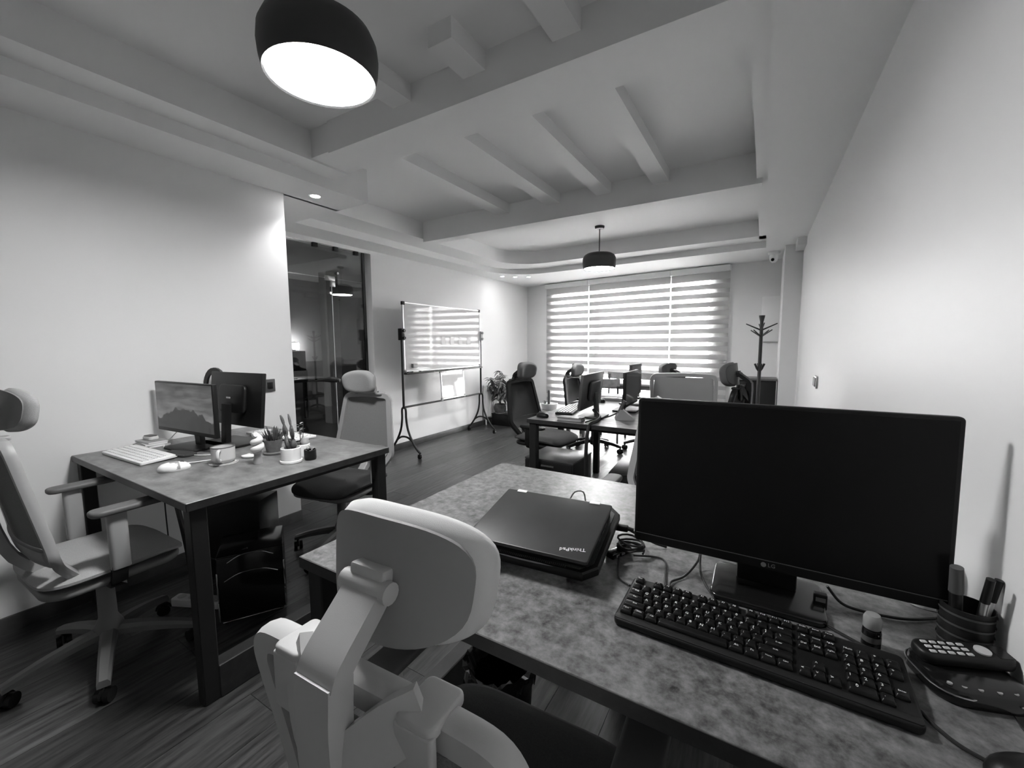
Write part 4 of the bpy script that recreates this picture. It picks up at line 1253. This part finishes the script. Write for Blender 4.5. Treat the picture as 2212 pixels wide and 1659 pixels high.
t = thing('hanger_hook', 'black tapered hook sticking out left of the headrest before the glass', 'hook', (-2.455, 1.72, 1.045), R(35))
bm = new(); tube(bm, [(.06, 0, -.004), (.02, 0, 0), (-.03, 0, -.002), (-.085, 0, -.008)], [.016, .020, .012, .004], n=10, smooth=4); part('body', bm, BLACK, t)
bm = new(); cyl(bm, (.055, 0, -.004), (.075, 0, -.006), .012, n=10); part('clip', bm, BLACKM, t)
# ================================================================ foreground desk
t = thing('monitor', 'large black monitor on the foreground desk, screen switched off', 'monitor', (.026, .985, DZ))
Mt = TR(0, -.01, .060, rx=R(-2))
bm = new(); rslab(bm, .538, .338, -.004, .014, .008, .003, Mt @ TR(0, 0, .169, rx=R(90))); hs_ = part('housing', bm, BLACK, t)
bm = new(); box(bm, -.262, .262, -.0152, -.0138, .022, .331, Mt); part('screen', bm, SCREENOFF, t)
bm = new(); box(bm, -.264, .264, -.0158, -.0135, .0195, .0208, Mt); part('bezel_line', bm, GREYDK, t)
bm = new(); rslab(bm, .30, .20, .002, .03, .03, .01, Mt @ TR(0, 0, .18, rx=R(-90))); part('back_bulge', bm, BLACK, t)
tx = text_mesh('logo', 'LG', .011, mat('logo_grey', .22, .5)); o = part('logo', tx, None, t); o.matrix_local = Mt @ TR(.008, -.0156, .011, rx=R(90))
bm = new(); lathe(bm, [(.001, 0), (.0048, 0), (.0048, .0008), (.001, .0008)], n=18, M=Mt @ TR(-.006, -.0150, .0105, rx=R(90))); part('logo_disc', bm, MATS['logo_grey'], t)
bm = new(); box(bm, -.055, .055, .010, .032, .008, .22, bev=.006); part('neck', bm, BLACK, t)
bm = new(); rslab(bm, .20, .155, 0, .012, .02, .004, cy=-.005); part('foot', bm, BLACKG, t)
bm = new(); tube(bm, [(-.13, .028, .075), (-.10, .020, .058), (-.05, .016, .052), (.0, .018, .058)], .003, n=6, smooth=4); part('cable_clip', bm, STEEL, t)

# full-size keyboard
kb = thing('keyboard', 'full-size black keyboard with white legends on the foreground desk', 'keyboard', (-.003, .788, DZ), R(-1.6))
MK = TR(0, 0, .006, rx=R(4))
bm = new(); rslab(bm, .428, .142, 0, .014, .010, .004, MK); part('case', bm, BLACK, kb)
bm = new(); rslab(bm, .424, .012, .013, .0152, .004, .0008, MK, cy=-.062); part('front_lip', bm, BLACKM, kb)
U = .01835
KEYM = {}
def keymesh(wu):
    if wu not in KEYM:
        w = U*wu-.0016
        bm = new()
        loft(bm, [[(x, y, z) for x, y in rrect(w-ins*2, U-.0016-ins*2, .0018, 2)] for ins, z in ((0, 0), (.0002, .004), (.0022, .0072), (.0030, .0076))])
        KEYM[wu] = mesh('key', bm, mat('key_black', .008, .36, spec=.3))
    return KEYM[wu]
rows = [
    [('Esc', 1), (None, 1), ('F1', 1), ('F2', 1), ('F3', 1), ('F4', 1), (None, .5), ('F5', 1), ('F6', 1), ('F7', 1), ('F8', 1), (None, .5), ('F9', 1), ('F10', 1), ('F11', 1), ('F12', 1), (None, .25), ('PrtSc', 1), ('ScrLk', 1), ('Pause', 1)],
    [('`', 1)]+[(c, 1) for c in '1234567890-=']+[('Back', 2), (None, .25), ('Ins', 1), ('Home', 1), ('PgUp', 1), (None, .25), ('Num', 1), ('/', 1), ('*', 1), ('-', 1)],
    [('Tab', 1.5)]+[(c, 1) for c in 'QWERTYUIOP[]']+[('\\', 1.5), (None, .25), ('Del', 1), ('End', 1), ('PgDn', 1), (None, .25), ('7', 1), ('8', 1), ('9', 1), ('+', 1)],
    [('Caps', 1.75)]+[(c, 1) for c in "ASDFGHJKL;'"]+[('Enter', 2.25), (None, 3.5), ('4', 1), ('5', 1), ('6', 1)],
    [('Shift', 2.25)]+[(c, 1) for c in 'ZXCVBNM,./']+[('Shift', 2.75), (None, 1.25), ('^', 1), (None, 1.25), ('1', 1), ('2', 1), ('3', 1), ('Enter', 1)],
    [('Ctrl', 1.25), ('Win', 1.25), ('Alt', 1.25), (' ', 6.25), ('Alt', 1.25), ('Fn', 1.25), ('Menu', 1.25), ('Ctrl', 1.25), (None, .25), ('<', 1), ('v', 1), ('>', 1), (None, .25), ('0', 2), ('.', 1)],
]
leg = new()
TXT = {}
for r_, row in enumerate(rows):
    y = .058-r_*.0195-(.004 if r_ else 0)
    x = -.2075
    for s, wu in row:
        if s is not None:
            Mk = MK @ TR(x+wu*U/2, y, .0135)
            o = part('key', keymesh(wu), None, kb); o.matrix_local = Mk
            if s.strip():
                sz = .0078 if len(s) == 1 else (.0056 if len(s) < 4 else .0043)
                if (s, sz) not in TXT:
                    TXT[(s, sz)] = text_mesh('legend', s, sz, LEGEND, .0001)
                add_mesh(leg, TXT[(s, sz)], Mk @ TR(-wu*U*.18 if len(s) == 1 else 0, .0015, .00775))
        x += wu*U
me = bpy.data.meshes.new('key_legends'); leg.to_mesh(me); leg.free(); me.materials.append(LEGEND)
lo = part('key_legends', me, None, kb, kind='stuff')

# cooling stand with the closed laptop
cs = thing('cooling_stand', 'black mesh laptop cooling stand, tilted, on the foreground desk', 'laptop stand', (-.468, .942, DZ), R(5))
MC = TR(0, -.15, .012, rx=R(9.5))
hexo = [(-.145, 0), (.145, 0), (.172, .030), (.172, .20), (.172, .255), (.140, .290), (-.140, .290), (-.172, .255), (-.172, .030)]
bm = new(); loft(bm, [xf([(x*s, .145+(y-.145)*s, z) for x, y in hexo], MC) for s, z in ((.985, 0), (1, .004), (1, .018), (.985, .022))]); part('body', bm, BLACK, cs)
GR = mat('perforated_metal', .12, .35, metal=.7, noise=(900, .7, 1, (1, 1, 1)))
bm = new(); loft(bm, [xf([(x*.93, .145+(y-.145)*.93, z) for x, y in hexo], MC) for z in (.0215, .0232)]); part('mesh_plate', bm, GR, cs)
bm = new()
for i in range(46):
    xx = -.105+i*.0046
    box(bm, xx, xx+.0024, .006, .013, .0218, .0238, MC)
part('front_grille', bm, STEEL, cs)
bm = new(); tube(bm, [MC @ Vector(p) for p in ((-.09, .004, .020), (.0, .0015, .020), (.10, .004, .020))], .002, n=6, smooth=3); part('front_trim', bm, STEEL, cs)
for s in (-.11, .11):
    bm = new(); box(bm, s-.012, s+.012, .03, .27, -.018, 0, MC); 
    part('rear_rib', bm, BLACK, cs)
    bm = new(); tube(bm, [MC @ Vector((s, .25, -.006)), MC @ Vector((s, .26, -.04)), (s, .118, .006)], .006, n=8); part('prop_leg', bm, BLACK, cs)
bm = new(); tube(bm, [MC @ Vector(p) for p in ((.02, .288, .014), (.03, .315, .030), (.055, .318, .032), (.07, .288, .014))], .0022, n=6, smooth=3); part('usb_lead', bm, CABLE, cs)

lp = thing('laptop', 'closed dark laptop lying on the tilted cooling stand', 'laptop', tuple(cs.matrix_basis.translation), R(5))
lp.location = (-.468, .942, DZ); 
ML = MC @ TR(.008, .124, .0236)
bm = new(); rslab(bm, .292, .212, 0, .0235, .008, .003, ML); part('base', bm, BLACK, lp)
bm = new(); rslab(bm, .300, .240, .0245, .033, .007, .002, ML, cy=-.010); lid = part('lid', bm, mat('laptop_lid', .024, .36, noise=(5, .35, 5, (1, 1, 1))), lp)
for s in (-.105, .105):
    bm = new(); box(bm, s-.014, s+.014, .100, .1115, .0325, .0342, ML, bev=.0008); part('hinge', bm, WHITEPL, lp)
tx = text_mesh('logo', 'ThinkPad', .0155, LEGEND, .0002); o = part('logo', tx, None, lid); o.matrix_local = ML @ TR(.108, -.098, .0333, rz=R(194))
bm = new()
for k in range(3):
    box(bm, .1455, .1475, -.02+k*.03, -.004+k*.03, .008, .014, ML)
part('port', bm, GREYDK, lp)

# power plug and cables by the laptop
def cable(P, r, lab, M=CABLE, name='cable', k=6):
    bm = new(); tube(bm, P, r, n=8, smooth=k); return tag(part(name, bm, M), lab, 'cable')
cable([(-.300, 1.035, .797), (-.285, 1.046, .793), (-.25, 1.05, .78), (-.215, 1.06, .765), (-.19, 1.075, .7545)], .0035, 'black laptop power lead leaving its right side')
pl_ = thing('power_plug', 'thick black plug in the side of the laptop', 'plug', (-.300, 1.035, .797), R(8))
bm = new(); rslab(bm, .045, .018, -.007, .007, .005, .003); part('body', bm, BLACK, pl_)
bm = new(); cyl(bm, (.02, 0, 0), (.036, 0, -.001), .006, .004, n=10); part('strain_relief', bm, CABLE, pl_)
coil = []
for i in range(64):
    a = i*.42
    coil.append((-.262+.030*math.cos(a)*(1+.12*math.sin(i*.9)), 1.005+.030*math.sin(a)*(1+.10*math.cos(i*.7)), .756+.024*abs(math.sin(i*.031))+.008*math.sin(a*.5)))
bm = new(); tube(bm, coil, .0026, n=6); tag(part('cable', bm, CABLE), 'coiled bundle of black cable between laptop and monitor', 'cable')
t = thing('usb_hub', 'small black hub tangled with cables at the laptop corner', 'hub', (-.286, .985, DZ), R(65))
bm = new(); rslab(bm, .07, .026, 0, .014, .004, .003); part('body', bm, BLACKG, t)
for k in range(3):
    bm = new(); box(bm, -.024+k*.02, -.012+k*.02, -.0135, -.0125, .004, .010); part('port', bm, STEEL, t)
cable([(-.278, .96, .758), (-.262, .90, .7545), (-.248, .872, .7545), (-.222, .853, .757)], .0027, 'black lead running from the hub down to the keyboard corner')
cable([(-.25, .985, .757), (-.20, 1.01, .754), (-.178, .998, .754), (-.168, .95, .754), (-.160, .905, .755), (-.15, .875, .757)], .0024, 'thin black wire bending along the desk above the keyboard')
cable([(-.145, .878, .757), (-.15, .915, .755), (-.128, .955, .755), (-.108, 1.01, .770), (-.104, 1.02, .80)], .0024, 'thin black wire rising to the monitor edge from the keyboard')
cable([(-.104, 1.02, .80), (-.100, .985, .765), (-.085, .945, .7545), (-.066, .905, .7545), (-.06, .87, .757)], .0024, 'thin black wire dropping beside the monitor foot')
cable([(.10, .93, .7545), (.135, .905, .7545), (.165, .885, .7545), (.19, .866, .757)], .0026, 'black wire on the desk right of the monitor foot')
cable([(.13, .995, .79), (.155, 1.0, .76), (.19, 1.0, .7545), (.25, 1.01, .7545), (.315, 1.05, .7545)], .0028, 'black lead running behind the little bottle to the wall')
t = thing('usb_dongle', 'tiny adapter hanging at the right side of the monitor foot', 'adapter', (.118, .975, .752))
bm = new(); rslab(bm, .022, .014, 0, .030, .003, .002); part('body', bm, BLACK, t)
bm = new(); box(bm, -.008, .008, -.008, -.0065, .016, .024); part('tip', bm, STEEL, t)
# little bottle
t = thing('small_bottle', 'little dark bottle with a clear cap behind the keyboard', 'bottle', (.182, .895, DZ))
bm = new(); lathe(bm, [(.0125, 0), (.0135, .002), (.0135, .028), (.0125, .032), (.009, .034)], n=22); part('body', bm, BLACKG, t)
bm = new(); lathe(bm, [(.0118, .034), (.0130, .036), (.0130, .052), (.010, .058), (.001, .059)], n=22); part('cap', bm, mat('smoky_cap', .30, .08), t)
bm = new(); lathe(bm, [(.0137, .012), (.0137, .022)], n=22, cap=False); part('label_band', bm, GREYDK, t)
# cordless phone
t = thing('cordless_phone', 'black cordless phone lying in its base at the right desk edge', 'phone', (.288, .862, DZ), R(18))
bm = new(); loft(bm, [[(x*sx, y*sy, z) for x, y in rrect(.125, .105, .035, 6)] for sx, sy, z in ((.96, .96, 0), (1, 1, .004), (1, 1, .014), (.95, .93, .022), (.80, .76, .027))]); part('base', bm, BLACKG, t)
bm = new(); tube(bm, [(x, y, .0155) for x, y in rrect(.1255, .1055, .035, 6)]+[(.0627, -.0178, .0155)], .0012, n=6); part('base_trim', bm, STEEL, t)
Mh = TR(.005, .018, .034, rx=R(6), rz=R(4))
bm = new(); rslab(bm, .128, .040, -.006, .012, .016, .006, Mh); hsn = part('handset', bm, BLACK, t)
bm = new(); box(bm, -.0045, .0045, -.0030, .0030, .0118, .0138, bev=.0012, seg=1); kmm = mesh('key', bm, mat('phone_key', .5, .4))
for i in range(5):
    for j in range(3):
        o = part('key', kmm, None, hsn); o.matrix_local = Mh @ TR(-.048+i*.0125, -.010+j*.0095, 0)
bm = new(); lathe(bm, [(.010, .0118), (.010, .0142), (.001, .0146)], n=20, M=Mh @ TR(.026, .0, 0)); part('nav_key', bm, MATS['phone_key'], hsn)
bm = new(); box(bm, .040, .060, -.012, .012, .0118, .0126, Mh); part('display', bm, BLACKG, hsn)
bm = new()
for i, (px_, py_) in enumerate(((-.045, -.036), (-.03, -.040), (-.012, -.042), (.01, -.042), (.03, -.04))):
    cyl(bm, (px_, py_, .024), (px_, py_, .0262), .0032, n=10)
part('base_buttons', bm, GREYMID, t)
# pen holder with pens
t = thing('pen_holder', 'black mesh pen holder against the right wall', 'pen holder', (.314, .962, DZ))
bm = new(); lathe(bm, [(.030, 0), (.032, .002), (.034, .082), (.0325, .082), (.0305, .004), (.001, .004)], n=24); part('cup', bm, BLACKM, t)
bm = new()
for k in range(4):
    lathe(bm, [(.0335+.0004*k, .016+.018*k), (.0342+.0004*k, .020+.018*k)], n=24, cap=False)
part('mesh_rings', bm, GREYDK, t)
for i, (dx, dy, tx_, ty_, r, L, M1, M2, lab) in enumerate(((-.012, -.006, -5, 8, .0085, .150, BLACK, GREYDK, 'thick dark marker leaning left in the pen holder'), (.006, -.012, 2, 10, .0055, .145, STEEL, BLACK, 'silver pen with dark tip standing in the pen holder'), (.014, .006, 8, 4, .0055, .132, WHITEPL, BLACK, 'white pen on the wall side of the pen holder'))):
    p_ = thing('pen', lab, 'pen', (.314+dx, .962+dy, DZ+.006), rot=(R(ty_), R(tx_), 0))
    bm = new(); cyl(bm, (0, 0, 0), (0, 0, L*.72), r, n=14); part('barrel', bm, M1, p_)
    bm = new(); cyl(bm, (0, 0, L*.70), (0, 0, L), r*1.12, r, n=14); part('cap', bm, M2, p_)
t = thing('paper_roll', 'white paper roll behind the monitor by the right wall', 'roll', (.300, 1.11, DZ))
bm = new(); lathe(bm, [(.010, 0), (.036, .001), (.037, .004), (.037, .096), (.035, .099), (.012, .10), (.010, .096)], n=28); part('roll', bm, PAPER, t)
bm = new(); lathe(bm, [(.0115, .0), (.0115, .1005), (.0098, .1005), (.0098, 0)], n=20, cap=False); part('core', bm, GREYMID, t)
mouse('black mouse at the bottom right corner of the picture', .306, .688, DZ, R(-75), BLACK)
cable([(.212, .755, .757), (.222, .738, .7545), (.240, .716, .7545), (.262, .700, .757)], .0026, 'black cable running from keyboard to the corner mouse')

# under the foreground desk
t = thing('waste_bin', 'black waste bin with a crumpled liner under the foreground desk', 'bin', (-.655, 1.0, 0))
bm = new(); lathe(bm, [(.085, 0), (.09, .004), (.105, .30), (.101, .30), (.087, .01), (.001, .01)], n=30); part('bin_body', bm, BLACK, t)
rb = random.Random(5)
bm = new()
prof = []
N = 48
jit = [[rb.uniform(-1, 1) for _ in range(N)] for _ in range(5)]
rowsP = []
for k, (r, z) in enumerate(((.108, .255), (.110, .285), (.108, .306), (.094, .300), (.080, .27))):
    rowsP.append([((r+.006*jit[k][i])*math.cos(2*math.pi*i/N), (r+.006*jit[k][i])*math.sin(2*math.pi*i/N), z+.010*jit[k][(i*3) % N]) for i in range(N)])
loft(bm, rowsP, cap=False)
part('liner', bm, mat('bin_liner', .03, .18), t, sharp=20)
t = thing('computer_tower', 'black computer tower with chrome bar under the right of the foreground desk', 'computer', (.10, .93, 0), R(0))
bm = new(); box(bm, -.10, .10, -.22, .22, .012, .45, bev=.006); part('case', bm, BLACK, t)
bm = new(); box(bm, -.098, .098, -.232, -.218, .02, .445, bev=.004); part('front_panel', bm, BLACKG, t)
bm = new(); cyl(bm, (-.07, -.238, .25), (-.07, -.238, .42), .006, n=10); part('chrome_bar', bm, CHROME, t)
bm = new()
for k in range(8):
    box(bm, -.03+k*.014, -.026+k*.014, -.236, -.231, .20, .43)
part('vent_fin', bm, BLACKM, t)
